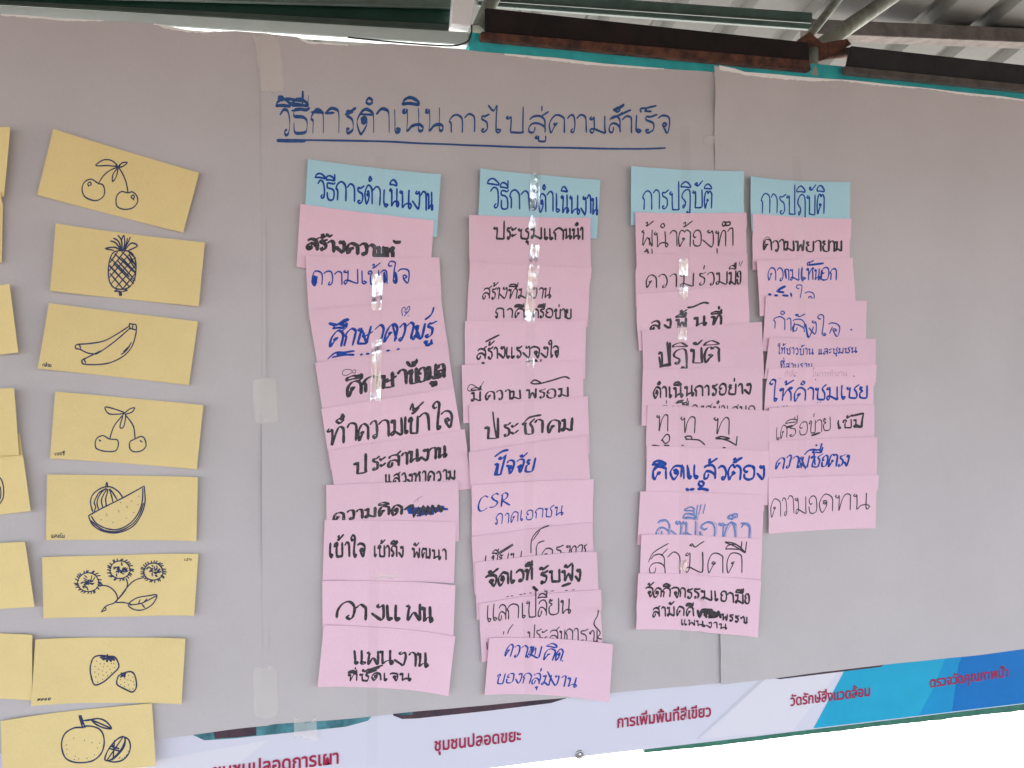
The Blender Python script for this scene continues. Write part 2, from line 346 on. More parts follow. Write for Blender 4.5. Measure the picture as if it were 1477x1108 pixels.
# single-stroke hand alphabet, x height = 10
G = {
'ก': (7, "1,0 1,5 0,6.5 1.5,9 4,10 6.5,8.5 7,6 7,0"),
'ข': (7, "1.6,8 .5,7.4 .6,9 2,9.6 2.8,8 2,6 2,1 3,0 6,0 7,1 7,10"),
'ค': (7, "3,5.6 2.4,4.8 3.4,4.6 3.6,5.6 2.2,2.6 1,0 .4,5 2,9 4,10 6.5,8.5 7,6 7,0"),
'ง': (5, "3,10 2.2,9 3.2,8.2 4.3,9.5 5,7 4.7,2 4,0 3,.6 0,4"),
'จ': (6, "0,8.5 2,10 5,9.5 6.2,7 5.8,2 5,0 3.5,2.6 2.6,5 3.8,5.6 4.6,4.4 3.2,3.6"),
'ช': (7, "1,9 .3,8 1.4,7.4 2.4,8.5 2,6.5 2,1 3.5,0 6,0 6.6,1.5 6.6,5 5,8 8,10.8"),
'ซ': (7, "1,9 .3,8 1.2,7.4 1.8,8.8 2.6,7.6 3.2,8.6 2.4,6.5 2,1 3.5,0 6,0 6.6,1.5 6.6,5 5,8 8,10.8"),
'ฏ': (7, "2.6,1.6 1.5,1.2 2,0 3,1 3.2,3.4 1,5.8 1.5,8.5 4,10 6.5,8.5 6.6,-2 5.6,-4 4.8,-2 3.8,-4"),
'ณ': (9, "1,8.5 .4,7.5 1.3,7 2,8 3,9.8 4.6,8 4.6,1 5.2,.4;7.6,10 7.6,1 6.4,0 6,1 8.4,1.4"),
'ด': (7, "2,6 3.4,6.6 4.2,5.2 3.2,4.2 2.2,5 3,5.4 4.2,4 2.6,.4 1.4,.2 .3,5 2,9 4,10 6.5,8.5 7,6 7,0"),
'ต': (7, "3.6,5.4 2.6,5 3.2,4.2 4,5 2.2,2.6 1,0 .3,5 1.4,9.4 3,9.9 3.8,8.8 5,10 6.8,8.5 7,6 7,0"),
'ถ': (7, "2.6,1.6 1.5,1.2 2,0 3,1 3.2,3.4 1,5.8 1.5,8.5 4,10 6.5,8.5 6.8,6 6.8,0"),
'ท': (7, "1,9.6 .3,8.6 1.3,7.8 2,9 2,4 2,0 3.4,6 5,9.6 6.6,9 6.8,6 6.8,0"),
'ธ': (7, "7.4,10.6 6,9.6 3,10 1,9.5 1.2,7.2 4.6,6.8 6.3,5 6,1 3.5,0 1.2,.8 1,4.5"),
'น': (8, "1,9.5 .2,8.5 1.3,8 2,9 2,4 2,.4 4,2.4 7,3 8.3,1.6 7.4,.2 6.6,1.4 6.6,6 6.6,10"),
'บ': (7, "1,9.5 .2,8.5 1.3,8 2,9 2,4 2,.4 3,0 6.5,0 6.7,2 6.7,10"),
'ป': (7, "1,9.5 .2,8.5 1.3,8 2,9 2,4 2,.4 3,0 6.5,0 6.7,2 6.7,15"),
'ผ': (7, "1.4,9.5 .6,8.4 1.6,8 1.2,5 1.2,0 4,5 6.8,0 7,5 7,10"),
'พ': (8, "1,9.5 .2,8.5 1.3,8 2,9 2,4 2.2,0 4.6,6 6.6,0 7.2,5 7.4,10"),
'ฟ': (8, "1,9.5 .2,8.5 1.3,8 2,9 2,4 2.2,0 4.6,6 6.6,0 7.4,6 7.8,14"),
'ม': (7, "1,9.5 .2,8.5 1.3,8 2,9 2,2.5 1,.2 .2,1.6 2,2.6 6.4,.2 6.7,3 6.7,10"),
'ย': (7, "3,9 2,8.2 1.4,9.5 .8,7.5 2.6,6 .8,4.5 1,1 3,0 6,0 6.7,2 6.7,10"),
'ร': (5, "2.4,1.8 1.2,1.4 1.8,.1 3,.4 4.2,2 4,5.5 1.5,7.2 1.4,9 3,9 5.4,10.4"),
'ล': (7, "3,3.4 2.4,.6 .8,.4 .5,3 2,5.4 4.6,5.2 6.6,3 6.7,.2;6.7,3 6.7,7.5 5,10 2,9.6 .8,8"),
'ว': (5, "3.4,2 2.4,1 3,-.1 4.2,.8 4.8,5 4,9.2 2,10 .2,8"),
'ศ': (7, "3,5.6 2.4,4.8 3.4,4.6 3.6,5.6 2.2,2.6 1,0 .4,5 2,9 4,10 6,8.8 7,6 7,0;5.4,9 8,12"),
'ษ': (8, "1,9.5 .2,8.5 1.3,8 2,9 2,4 2,.4 3,0 6.5,0 6.7,2 6.7,10;4.4,6 3.6,4.8 4.8,4.4 8.4,6.8"),
'ส': (7, "3,3.4 2.4,.6 .8,.4 .5,3 2,5.4 4.6,5.2 6.6,3 6.7,.2;6.7,3 6.5,7.5 4.6,9.6 2,9.2 .8,7.6;5,9 8,12"),
'ห': (7, "1,9.5 .2,8.5 1.3,8 2,9 2,4 2,0;2,3 4,7.4 6,9.8 7,9 5.4,8.4 6.4,5.5 6.6,0"),
'อ': (7, "3,6.2 2,5.4 1,6.4 1.2,8.4 3.4,10 6,9 6.8,5 6,1 3.5,0 1.2,1 .8,4"),
'ฒ': (9, "3,5 2,4.2 1,0 .2,5 1.2,9.5 2.6,8.6 4.2,9.6 4.6,5 4.6,1 5.6,0 6.2,1.2 8.4,.4 8.4,10"),
'ภ': (7, "1.5,1.6 .6,.8 1.4,0 2.2,.8 2.2,4 1,6 2,9 4.5,10 6.5,8.5 6.8,6 6.8,0"),
'า': (4, "0,8 1.5,10 3.2,9.4 3.8,7 3.8,0"),
'ะ': (4, ".8,6.6 .2,8 1.4,7.4 3.4,9;.8,1.6 .2,3 1.4,2.4 3.4,4"),
'เ': (3, "1,10 1,4 1.1,1 2,0 2.8,1.1 1.6,1.8"),
'แ': (6, ".8,10 .8,4 .9,1 1.8,0 2.5,1.1 1.4,1.8;4.2,10 4.2,4 4.3,1 5.2,0 6,1.1 4.8,1.8"),
'โ': (4, "5.5,16 2.5,14.5 1.6,11 2,5 2,1 3,0 3.7,1.2 2.4,1.8"),
'ไ': (4, "-.5,15.5 1.4,12.6 2.6,15.5 2.5,9 2.5,1 3.5,0 4.2,1.2 2.9,1.8"),
'ใ': (4, "1.8,13 .8,12.4 0,14 1.4,16 3.2,15 3,11 2.6,5 2.6,1 3.6,0 4.3,1.2 3,1.8"),
'C': (7, "7,9 5,10.5 2,9 .5,4 2,.5 5,0 7,1.5"), 'S': (6, "6,9 4,10.4 1.5,8.5 3,6 5.5,3.5 4,.6 .5,.8"),
'R': (7, "1.5,0 2,9;.8,8.5 4,10.6 6.5,8.5 5,5.6 2,5 4.5,2.6 8.5,-.6"),
'.': (2, ".8,.4 1.4,.8 1.2,.1"), '-': (5, "0,5 5,5"),
}
UP = {
'ิ': "0,11.6 1,13.4 3.5,14.4 6,12.9 6.6,11.5 3,11.8 0,11.6",
'ี': "0,11.6 1,13.4 3.5,14.2 6,12.9 6.6,11.5 3,11.8 0,11.6;6.7,11.5 6.9,15.6",
'ึ': "0,11.6 1,13.4 3.5,14.2 5.6,12.9 6.2,11.5 3,11.8 0,11.6;6.2,12.6 7.2,12.6 7.2,14 6.2,13.8 6.2,12.6",
'ื': "0,11.6 1,13.4 3.5,14.2 6,12.9 6.6,11.5 3,11.8 0,11.6;5.2,13 5.4,15.8;6.8,11.5 7,16",
'ั': "2.8,12.4 2,13.2 3,13.8 3.4,12.6 4.2,12.2 7.2,15.2",
'็': "1,11.5 .8,13.6 3,13.8 2.5,12.5 4.8,12.2;3,14 6.8,15.4",
'ํ': "3.6,12 2.4,13.2 3.6,14.8 4.9,13.4 3.6,12",
}
TONE = {'่': "5.4,12.4 5.6,15.4", '้': "3,13.8 3.8,14.8 4,13 3.2,12.4 4.4,12.4 8,15.6", '์': "5,13.6 4.4,12.6 5.4,12.4 5.4,13.6 7.6,16"}
LOW = {'ุ': "5.6,-1.8 4.8,-2.8 5.8,-3.2 6.2,-2 6.2,-5.4", 'ู': "3.8,-1.8 3,-2.8 4,-3.2 4.4,-2 4.4,-4.8 6.8,-4.8 7,-1.8"}

def write(ink, z, text, x0, y0, x1, y1, h, w, slant=0.0, chisel=.45, nib=60, xs=None, jit=1.0, gap=1.9, ky=1.0):
    """a line of handwriting: baseline from (x0,y0) to (x1,y1), letter height h, pen width w, all in view z"""
    text = text.replace('ำ', 'ํา')
    items = []; x = 0.0
    for ch in text:
        if ch == ' ': x += 5; continue
        if ch in G: 
            if xs is not None and len([i for i in items if i[0] in G]) < len(xs): pass
            items.append([ch, x, False]); x += G[ch][0]+gap*(.8+.5*random.random())
        elif ch in UP or ch in LOW: items.append([ch, None, False])
        elif ch in TONE:
            j = len(items)-1; has = items[j][0] in UP
            items.append([ch, None, has])
    tot = x-gap; sc = ZOOM[z][2]; k = 0
    dirx, diry = (x1-x0)/tot, (y1-y0)/tot
    s_ = h/10.0; last = None; lw = 7; off = 0
    for n_, (ch, gx, has) in enumerate(items):
        if ch in G:
            if xs is not None:
                cx = xs[k]; nxt = xs[k+1] if k+1 < len(xs) else x1; k += 1
                sx = max(.3*s_, min((nxt-cx)*.86/G[ch][0], s_*1.5)); f = (cx-x0)/(x1-x0) if x1 != x0 else 0
                base = (cx, y0+(y1-y0)*f)
            else:
                base = (x0+dirx*gx, y0+diry*gx); sx = dirx
            ddy = (random.random()-.5)*h*.10*jit; last = (base, sx, ddy, G[ch][0]); data = G[ch][1]; dy = 0; hs = 1+(random.random()-.5)*.12*jit
        else:
            if last is None: continue
            data = UP.get(ch) or LOW.get(ch) or TONE[ch]; dy = 3.6 if has else 0
            if ch in UP and n_+1 < len(items) and items[n_+1][0] == 'า' and ch == 'ํ': off = 1.6
            else: off = 0
            if last[3] < 6: off -= 1.6
        base, sx, ddy, lw = last
        for part in data.split(';'):
            pts = []
            for t in part.split():
                a, b = (float(q) for q in t.split(','))
                if ch not in G: a += off
                b = (b+dy)*hs*ky
                a += (random.random()-.5)*.45*jit; b += (random.random()-.5)*.45*jit
                X = base[0]+a*sx+b*s_*slant; Y = base[1]+diry*a*(sx/dirx if dirx else 1)-b*s_+ddy
                pts.append(zp(z, X, Y))
            ink.stroke(pts, w/sc, chisel=chisel, nib=nib)

#MARK_SETTING
# ------------------------------------------------------------------ ground (one sheet to the horizon) and floor
def plane(name, x0, x1, y0, y1, z, material, **t):
    o = meshobj(name, [(x0, y0, z), (x1, y0, z), (x1, y1, z), (x0, y1, z)], [(0, 1, 2, 3)], material)
    return tag(o, **t)
plane('ground', -600, 600, -600, 600, 0.0, M['concrete'], kind='structure')
plane('floor', -5, 6, -2.6, 1.25, .004, M['floor'], kind='structure')
plane('added_dark_ground', -600, 600, -600, -2.6, .004, M['dark_ground'], kind='structure')  # unseen darker ground in front, added to cut light bounced onto the paper

# ------------------------------------------------------------------ box, beam and pipe helpers
def beam_px(name, a0, a1, b0, b1, Y, dep, material, parent=None, origin=None):
    """a bar whose near face has the corners a0 a1 (top left, top right) and b0 b1 (bottom left, bottom right) at distance Y"""
    f = [at(*a0, Y), at(*a1, Y), at(*b1, Y), at(*b0, Y)]
    g = [p+Vector((0, dep, 0)) for p in f]
    v = f+g
    fs = [(0, 3, 2, 1), (4, 5, 6, 7), (0, 1, 5, 4), (3, 7, 6, 2), (0, 4, 7, 3), (1, 2, 6, 5)]
    o = origin if origin is not None else (f[0]+f[2])/2
    ob = meshobj(name, [p-o for p in v] if parent else v, fs, material, parent, None if parent else o)
    bm = bmesh.new(); bm.from_mesh(ob.data); bmesh.ops.recalc_face_normals(bm, faces=bm.faces)
    bmesh.ops.bevel(bm, geom=list(bm.edges), offset=.0015, segments=2, affect='EDGES', clamp_overlap=True)
    bm.to_mesh(ob.data); bm.free()
    return ob
def tube(name, pts, r, material, parent=None, seg=14, cap=True, origin=None):
    pts = [Vector(p) for p in pts]; vs_ = []; fs = []; L = len(pts); up = Vector((0, 1, .2))
    o = Vector(origin) if origin is not None else pts[0]
    for i, p in enumerate(pts):
        t = (pts[min(i+1, L-1)]-pts[max(i-1, 0)]).normalized(); a = t.cross(up).normalized(); b = t.cross(a)
        for k in range(seg):
            an = 2*math.pi*k/seg; vs_.append(p+a*math.cos(an)*r+b*math.sin(an)*r)
    for i in range(L-1):
        for k in range(seg):
            k2 = (k+1) % seg; fs.append((i*seg+k, i*seg+k2, (i+1)*seg+k2, (i+1)*seg+k))
    if cap: fs.append(tuple(range(seg))[::-1]); fs.append(tuple((L-1)*seg+k for k in range(seg)))
    ob = meshobj(name, [p-o for p in vs_] if parent else vs_, fs, material, parent, None if parent else o)
    bm = bmesh.new(); bm.from_mesh(ob.data); bmesh.ops.recalc_face_normals(bm, faces=bm.faces); bm.to_mesh(ob.data); bm.free()
    for p in ob.data.polygons: p.use_smooth = len(p.vertices) == 4
    return ob
def empty(name, loc, label=None, cat=None, group=None):
    o = bpy.data.objects.new(name, None); COL.objects.link(o); o.location = loc; o.empty_display_size = .05
    return tag(o, label, cat, group)

# ------------------------------------------------------------------ roof: trapezoid sheet, sloping down behind the board
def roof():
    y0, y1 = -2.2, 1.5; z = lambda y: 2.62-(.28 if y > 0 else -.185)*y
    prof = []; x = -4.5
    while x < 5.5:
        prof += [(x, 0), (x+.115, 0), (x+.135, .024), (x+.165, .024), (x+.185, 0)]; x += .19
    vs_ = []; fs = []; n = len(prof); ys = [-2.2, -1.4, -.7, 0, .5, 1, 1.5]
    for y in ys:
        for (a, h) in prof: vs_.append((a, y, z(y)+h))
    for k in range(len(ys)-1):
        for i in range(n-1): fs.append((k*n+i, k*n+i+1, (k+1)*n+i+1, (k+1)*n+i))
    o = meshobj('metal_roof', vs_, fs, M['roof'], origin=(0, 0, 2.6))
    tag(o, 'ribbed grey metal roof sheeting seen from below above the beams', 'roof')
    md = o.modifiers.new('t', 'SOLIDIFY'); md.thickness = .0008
roof()

# purlins under the sheet
p = beam_px('roof_purlin', (1170, 27), (1600, 46), (1170, 48), (1600, 66), .55, .05, M['pale_lip'])
tag(p, 'greyish brown roof purlin running right from the pipe joint under the sheeting', 'beam', 'roof purlins')
e = empty('green_beam', at(900, 20, .30), 'grey green painted steel channel at the top edge above the rusty beam', 'beam')
beam_px('web', (690, -16), (1172, 18), (690, 0), (1172, 33), .30, .03, M['greygreen'], e, e.location)
beam_px('lower_lip', (690, 1), (1172, 34), (690, 7), (1172, 42), .292, .012, M['greygreen'], e, e.location)

# rusty beam
e = empty('rusty_beam', at(930, 70, .06), 'long rusty brown steel channel above the teal board, left of the pipe joint', 'beam')
beam_px('web', (700, 11), (1166, 61), (700, 46), (1168, 89), .012, .008, M['rust_dark'], e, e.location)
beam_px('rusted_lip', (694, 45), (1169, 87), (694, 56), (1170, 102), .004, .016, M['rust'], e, e.location)
# dark beam right
e = empty('dark_beam', at(1350, 95, .06), 'blackened steel channel with a pale lower lip, right of the pipe joint', 'beam')
beam_px('web', (1228, 66), (1640, 112), (1222, 96), (1640, 139), .012, .008, M['black_steel'], e, e.location)
beam_px('pale_lip', (1220, 95), (1640, 138), (1222, 105), (1640, 147), .004, .016, M['pale_lip'], e, e.location)
# teal board
o = beam_px('teal_board', (677, 46), (1660, 136), (677, 110), (1660, 200), .022, .03, M['teal_paint'])
tag(o, 'turquoise painted wooden board showing above the top of the brown paper', 'board')

# pipes
e = empty('pipe_joint', at(1170, 78, .12), 'welded joint of grey galvanised pipes with a rusty gusset between the two dark beams', 'pipe frame')
tube('pipe', [at(1312, -22, .20), at(1164, 80, .05)], .0165, M['galv'], e, origin=e.location)
tube('thin_pipe', [at(1232, -30, .3), at(1162, 58, .10)], .0095, M['galv'], e, origin=e.location)
tube('stub', [at(1172, 72, .04), at(1171, 112, .03)], .0115, M['galv'], e, origin=e.location)
tube('side_pipe', [at(1180, 80, .05), at(1224, 76, .055)], .010, M['rust'], e, origin=e.location)
g = [(1150, 58), (1168, 46), (1186, 62), (1222, 56), (1228, 64), (1190, 86), (1164, 92)]
v = [at(a, b, .035)-e.location for a, b in g]+[at(a, b, .035)-e.location+Vector((0, .005, 0)) for a, b in g]; n = len(g)
meshobj('gusset', v, [tuple(range(n))[::-1], tuple(range(n, 2*n))]+[(i, (i+1) % n, n+(i+1) % n, n+i) for i in range(n)], M['rust'], e)
o = tube('grey_pipe', [at(722, -25, .10), at(704, 12, .08), at(689, 46, .05)], .0135, M['galv'])
tag(o, 'weathered grey pipe slanting down beside the white frame end piece', 'pipe')

# green glazed window above the left sheet
e = empty('window', at(330, 15, .06), 'aluminium framed window with dark green glass above the left brown sheet', 'window')
beam_px('glass', (-160, -70), (660, -20), (-160, -6), (660, 36), .07, .006, M['glass_green'], e, e.location)
beam_px('upper_rail', (-160, -44), (652, -14), (-160, -13), (652, 10), .050, .012, M['railgreen'], e, e.location)
beam_px('sill', (-160, -2), (676, 46), (-160, 12), (676, 65), .020, .02, M['alu'], e, e.location)
beam_px('sill_step', (-160, -9), (672, 36), (-160, -3), (672, 46), .045, .03, M['greygreen'], e, e.location)
beam_px('stile', (657, -30), (688, -30), (652, 34), (679, 38), .008, .035, M['alu_white'], e, e.location)
cb = [at(a, b, .0) for a, b in catmull([(502, 54), (560, 60), (620, 65), (655, 66), (674, 60), (680, 48), (680, 36)], 5)]
tag(tube('power_cable', cb, .0014, M['cable'], seg=8), 'thin black cable hugging the underside of the window sill', 'cable')

#MARK_BANNER
# ------------------------------------------------------------------ vinyl banner
bn_top = [(-200, 60), (1700, 175)]
bn_bot = [(-200, 1240), (0, 1203), (400, 1154), (800, 1102), (1100, 1066), (1477, 1020), (1700, 995)]
banner = Surf(bn_top, bn_bot, 60, 36, lambda u, v, x, z: -.0045+.0012*nz(x, z, 3, 1))
bo = banner.build('vinyl_banner', M['vinyl'], .0006)
tag(bo, 'white vinyl banner with red Thai captions and blue corner behind the brown paper', 'banner')
def bpoly(name, pts, material, off, z='P', label=None):
    """flat print on the banner"""
    pp = [zp(z, *a) for a in pts]; out = []
    for a, b in zip(pp, pp[1:]+pp[:1]):
        k = max(1, int(math.hypot(b[0]-a[0], b[1]-a[1])/14))
        out += [(a[0]+(b[0]-a[0])*i/k, a[1]+(b[1]-a[1])*i/k) for i in range(k)]
    bm = bmesh.new(); vs_ = []
    for a in out:
        X, Z = wp(*a); vs_.append(bm.verts.new((X, 0, Z)))
    f = bm.faces.new(vs_)
    bmesh.ops.triangulate(bm, faces=[f])
    bmesh.ops.subdivide_edges(bm, edges=[e for e in bm.edges if e.calc_length() > .03], cuts=2, use_grid_fill=True)
    for v in bm.verts:
        d = banner.depth(v.co.x, v.co.z, .1); v.co.y = PY0-((d or -.0045)+off)
    bmesh.ops.recalc_face_normals(bm, faces=bm.faces)
    for f in bm.faces:
        f.normal_update()
        if f.normal.y > 0: f.normal_flip()
    me = bpy.data.meshes.new(name)
    for v in bm.verts: v.co -= bo.location
    bm.to_mesh(me); bm.free(); me.materials.append(material)
    o = bpy.data.objects.new(name, me); COL.objects.link(o); o.parent = bo
    if label: o['label'] = label
    return o
bpoly('printed_band', [(1262, 900), (1700, 900), (1700, 993), (1477, 1019), (1179, 1055)], M['p_teal2'], .0003, label='turquoise diagonal print area')
bpoly('printed_band', [(1392, 900), (1700, 900), (1700, 992), (1477, 1018.5), (1332, 1036), (1352, 1000)], M['p_teal'], .0006, label='mid blue print area')
bpoly('printed_band', [(1420, 900), (1700, 900), (1700, 991), (1477, 1018), (1380, 1030), (1390, 960)], M['p_blue'], .0009, label='deep blue print area at the right')
bpoly('printed_photo', [(150, 170), (150, 408), (170, 425), (215, 446), (300, 441), (520, 418), (690, 400), (765, 380), (790, 350), (795, 170)], M['p_sea'], .0003, 'V', 'lower edge of a sea green picture')
bpoly('printed_photo', [(230, 300), (250, 441), (390, 429), (392, 300)], M['p_dark'], .0006, 'V', 'dark patch in the sea green picture')
bpoly('printed_photo', [(845, 300), (850, 362), (880, 374), (930, 372), (1180, 345), (1380, 320), (1430, 304), (1430, 200), (845, 200)], M['p_dark'], .0003, 'V', 'lower edge of a dark picture')
bpoly('printed_photo', [(835, 300), (850, 352), (880, 362), (915, 358), (925, 300)], M['p_sea'], .0006, 'V', 'blue corner of the dark picture')
bpoly('printed_photo', [(670, 150), (682, 219), (720, 225), (1040, 186), (1066, 166), (1062, 100)], M['p_dark'], .0012, 'W', 'black frame line of a covered picture')
bpoly('printed_photo', [(-120, 200), (-110, 308), (10, 296), (50, 284), (52, 200)], M['p_dark'], .0012, 'W', 'corner of a covered picture')
bpoly('printed_band', [(692, 150), (694, 208), (470, 415), (640, 400), (760, 390), (1000, 80), (900, 80)], M['p_pale'], .0003, 'W', 'faint paler diagonal print area')
bpoly('printed_band', [(-1450, 520), (-900, 420), (-1180, 640), (-1600, 700)], M['p_pale'], .0003, 'W', 'faint paler print area at the left')
bpoly('printed_line', [(668, 214), (690, 212), (462, 415), (455, 416)], M['p_grey'], .0003, 'W')

def printed(text, x0, y0, x1, y1, hpx):
    cu = bpy.data.curves.new('t', 'FONT'); cu.body = text; cu.size = 1; cu.offset = .022; cu.resolution_u = 3
    ob = bpy.data.objects.new('t', cu); COL.objects.link(ob)
    bpy.context.view_layer.update()
    me = bpy.data.meshes.new_from_object(ob.evaluated_get(bpy.context.evaluated_depsgraph_get()))
    bpy.data.objects.remove(ob)
    xs = [v.co.x for v in me.vertices]
    if not xs: return
    xa, xb = min(xs), max(xs); k = (x1-x0)/(xb-xa)
    for v in me.vertices:
        t = (v.co.x-xa)/(xb-xa)
        X, Z = wp(x0+(x1-x0)*t, y0+(y1-y0)*t-v.co.y*hpx)
        d = banner.depth(X, Z, .1) or -.0045
        v.co = Vector((X, PY0-d-.0016, Z))-bo.location
    me.name = 'caption'; me.materials.clear(); me.materials.append(M['p_red'])
    o = bpy.data.objects.new('caption', me); COL.objects.link(o); o.parent = bo
    o['label'] = 'red printed Thai caption on the banner'
printed('ชุมชนปลอดการเผา', 306, 1128, 489, 1106, 28)
printed('ชุมชนปลอดขยะ', 628, 1088, 754, 1073, 25)
printed('การเพิ่มพื้นที่สีเขียว', 894, 1054, 1030, 1037, 23)
printed('วัดรักษ์สิ่งแวดล้อม', 1145, 1022, 1261, 1007, 21)
printed('ตรวจวัดคุณภาพน้ำ', 1348, 995, 1461, 979, 20)
# eyelet
def eyelet(px, py):
    c = at(px, py, -.0085)-bo.location; vs_ = []; fs = []; prof = [(.0040, 0), (.0046, .0014), (.0064, .0018), (.0078, .0010), (.0082, 0)]; n = 20
    for (r, h) in prof:
        for k in range(n):
            a = 2*math.pi*k/n; vs_.append(c+Vector((math.cos(a)*r, -h, math.sin(a)*r)))
    for i in range(len(prof)-1):
        for k in range(n):
            k2 = (k+1) % n; fs.append((i*n+k, i*n+k2, (i+1)*n+k2, (i+1)*n+k))
    meshobj('eyelet', vs_, fs, M['steel'], bo, smooth=True)
    vs_ = [c+Vector((0, -.0035, 0))]+[c+Vector((math.cos(2*math.pi*k/12)*.0036, -.0022, math.sin(2*math.pi*k/12)*.0036)) for k in range(12)]
    meshobj('screw_head', vs_, [(0, 1+k, 1+(k+1) % 12) for k in range(12)], M['steel'], bo)
eyelet(836, 1088.5)
# green rail that carries the banner's lower edge, with chipped paint
rail_v = []; rail_f = []; N = 90
for i in range(N+1):
    x = 930+(1700-930)*i/N
    yb = 1102+(x-800)*(1020-1102)/677
    extra = 1.5+1.6*abs(noise.noise(Vector((x*.11, 2, 0))))+max(0, (x-1190)/90)*(1 if x > 1190 else 0)
    extra = min(extra, 10)*min(1, max(0, (x-940)/60)) + .8*noise.noise(Vector((x*.3, 5, 0)))
    for (yy, Y) in ((yb-14, .001), (yb+extra, .001), (yb+extra, .03), (yb-14, .03)): rail_v.append(at(x, yy, .001)+Vector((0, Y-.001, 0)))
for i in range(N):
    for k in range(4):
        a = i*4+k; b = i*4+(k+1) % 4; rail_f.append((a, b, b+4, a+4))
rail_f += [(0, 3, 2, 1), (N*4, N*4+1, N*4+2, N*4+3)]
o = meshobj('green_rail', rail_v, rail_f, M['green_paint'], origin=at(1300, 1040))
tag(o, 'dark green painted rail with a chipped edge peeking below the banner', 'rail')

#MARK_PAPER
# ------------------------------------------------------------------ brown paper sheets
def pap(seed, base, edge=None):
    rr = random.Random(seed*13+1)
    folds = [(rr.uniform(-.9, .95), rr.uniform(1.0, 2.0), rr.choice([R(90), R(88), R(20), R(-30), R(70)])+rr.uniform(-.2, .2), rr.uniform(.0012, .0030)*rr.choice([1, -1]), rr.uniform(.010, .022), rr.uniform(.10, .30)) for _ in range(16)]
    def f(u, v, x, z):
        d = base+.0080*nz(x, z, 2.2, seed)+.0056*nz(x*1.4, z*.8, 5.0, seed+3)+.0013*nz(x, z, 13, seed+5)
        d += .0016*max(0, 1-abs(nz(x, z, 2.6, seed+9))*14)*(.5+nz(x, z, 6, seed+11))
        d += .0010*math.exp(-((1-v)/.03)**2)
        for (fx, fz, fa, am, wd, ln) in folds:
            a = (x-fx)*math.cos(fa)+(z-fz)*math.sin(fa); b = -(x-fx)*math.sin(fa)+(z-fz)*math.cos(fa)
            b += .03*math.sin(a*9)
            if abs(b) < wd*3 and abs(a) < ln*2.5: d += am*math.exp(-(b/wd)**2-(a/ln)**2)
        if edge: d += edge(u, v, x, z)
        return max(d, -.0035)
    return f
sheets = []
L_top = [(-160, 10), (0, 19), (60, 24), (110, 28), (160, 31), (220, 35), (262, 43), (300, 46), (340, 44), (381, 47)]
M_top = [(376, 47), (401, 50), (432, 53), (440, 60), (500, 65), (560, 64), (620, 68), (690, 74), (800, 82), (900, 92), (1031, 103), (1040, 105)]
R_top = [(1034, 96), (1062, 100), (1068, 104), (1150, 110), (1250, 119), (1350, 130), (1477, 144), (1650, 163)]
S1 = Surf(L_top, [(-160, 1106), (0, 1088), (226, 1064), (388, 1047)], 70, 110, pap(2, .0060))
S2 = Surf(M_top, [(379, 1047), (470, 1039), (568, 1029), (820, 1007), (1042, 985)], 80, 110, pap(4, .0065, lambda u, v, x, z: .0012*math.exp(-(u/.02)**2)))
def redge(u, v, x, z):
    d = (.006*math.exp(-((v-.04)/.05)**2)+.0016)*math.exp(-(u/.035)**2)
    d += .030*math.exp(-(((x-at(1492, 560).x)/.055)**2+((z-at(1492, 560).z)/.13)**2))
    d += .004*math.exp(-(((x-at(1380, 1000).x)/.10)**2+((z-at(1380, 940).z)/.03)**2))
    return d
S3 = Surf([(1030, 95)]+R_top[1:], [(1038, 986), (1121, 977), (1295, 956), (1330, 953), (1477, 937), (1650, 918)], 70, 110, pap(7, .0075, redge))
S2.raise_on([S1]); S3.raise_on([S2])
for s_, lab in ((S1, 'leftmost brown paper sheet, carrying the yellow fruit cards'), (S2, 'middle brown paper sheet with the blue handwritten underlined heading'),
                (S3, 'rightmost brown paper sheet, mostly blank, lapping over the middle one')):
    tag(s_.build('paper_sheet', M['kraft'], .0002), lab, 'paper sheet', 'brown paper sheets on the wall')
sheets = [S1, S2, S3]
def edge_light(surf, pts, off=.0005):
    """pale strip of painted sunlight along a sheet's top edge: list of (x, y_top, y_bottom)"""
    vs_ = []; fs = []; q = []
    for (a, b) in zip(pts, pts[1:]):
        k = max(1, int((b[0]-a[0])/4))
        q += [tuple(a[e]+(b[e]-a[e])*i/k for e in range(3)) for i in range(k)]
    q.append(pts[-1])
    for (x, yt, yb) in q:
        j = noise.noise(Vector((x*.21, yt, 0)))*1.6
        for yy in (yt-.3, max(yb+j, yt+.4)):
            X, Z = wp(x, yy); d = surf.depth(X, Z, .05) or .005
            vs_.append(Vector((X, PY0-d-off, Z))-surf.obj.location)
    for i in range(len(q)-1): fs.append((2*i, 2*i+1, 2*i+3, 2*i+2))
    o = meshobj('edge_light_strip', vs_, fs, M['edge_light'], surf.obj); o['label'] = 'pale strip of painted sunlight at the top edge'
edge_light(S1, [(0, 19, 21), (40, 22, 25), (90, 27, 30), (150, 30, 31)])
edge_light(S1, [(222, 35, 36), (240, 38, 42), (270, 44, 47), (300, 46, 48), (312, 45, 46)])
edge_light(S2, [(432, 54, 57), (445, 60, 63), (480, 63, 65), (502, 65, 66)])
edge_light(S2, [(728, 77, 79), (760, 79.5, 83), (830, 86, 90), (930, 95, 97.5), (960, 97, 98)])
edge_light(S3, [(1037, 95, 101), (1060, 99, 105), (1075, 104, 108), (1100, 106, 112), (1180, 112, 117), (1210, 115, 116.5), (1260, 120, 123.5), (1330, 128, 129), (1400, 135.5, 138.5), (1477, 144, 146)])

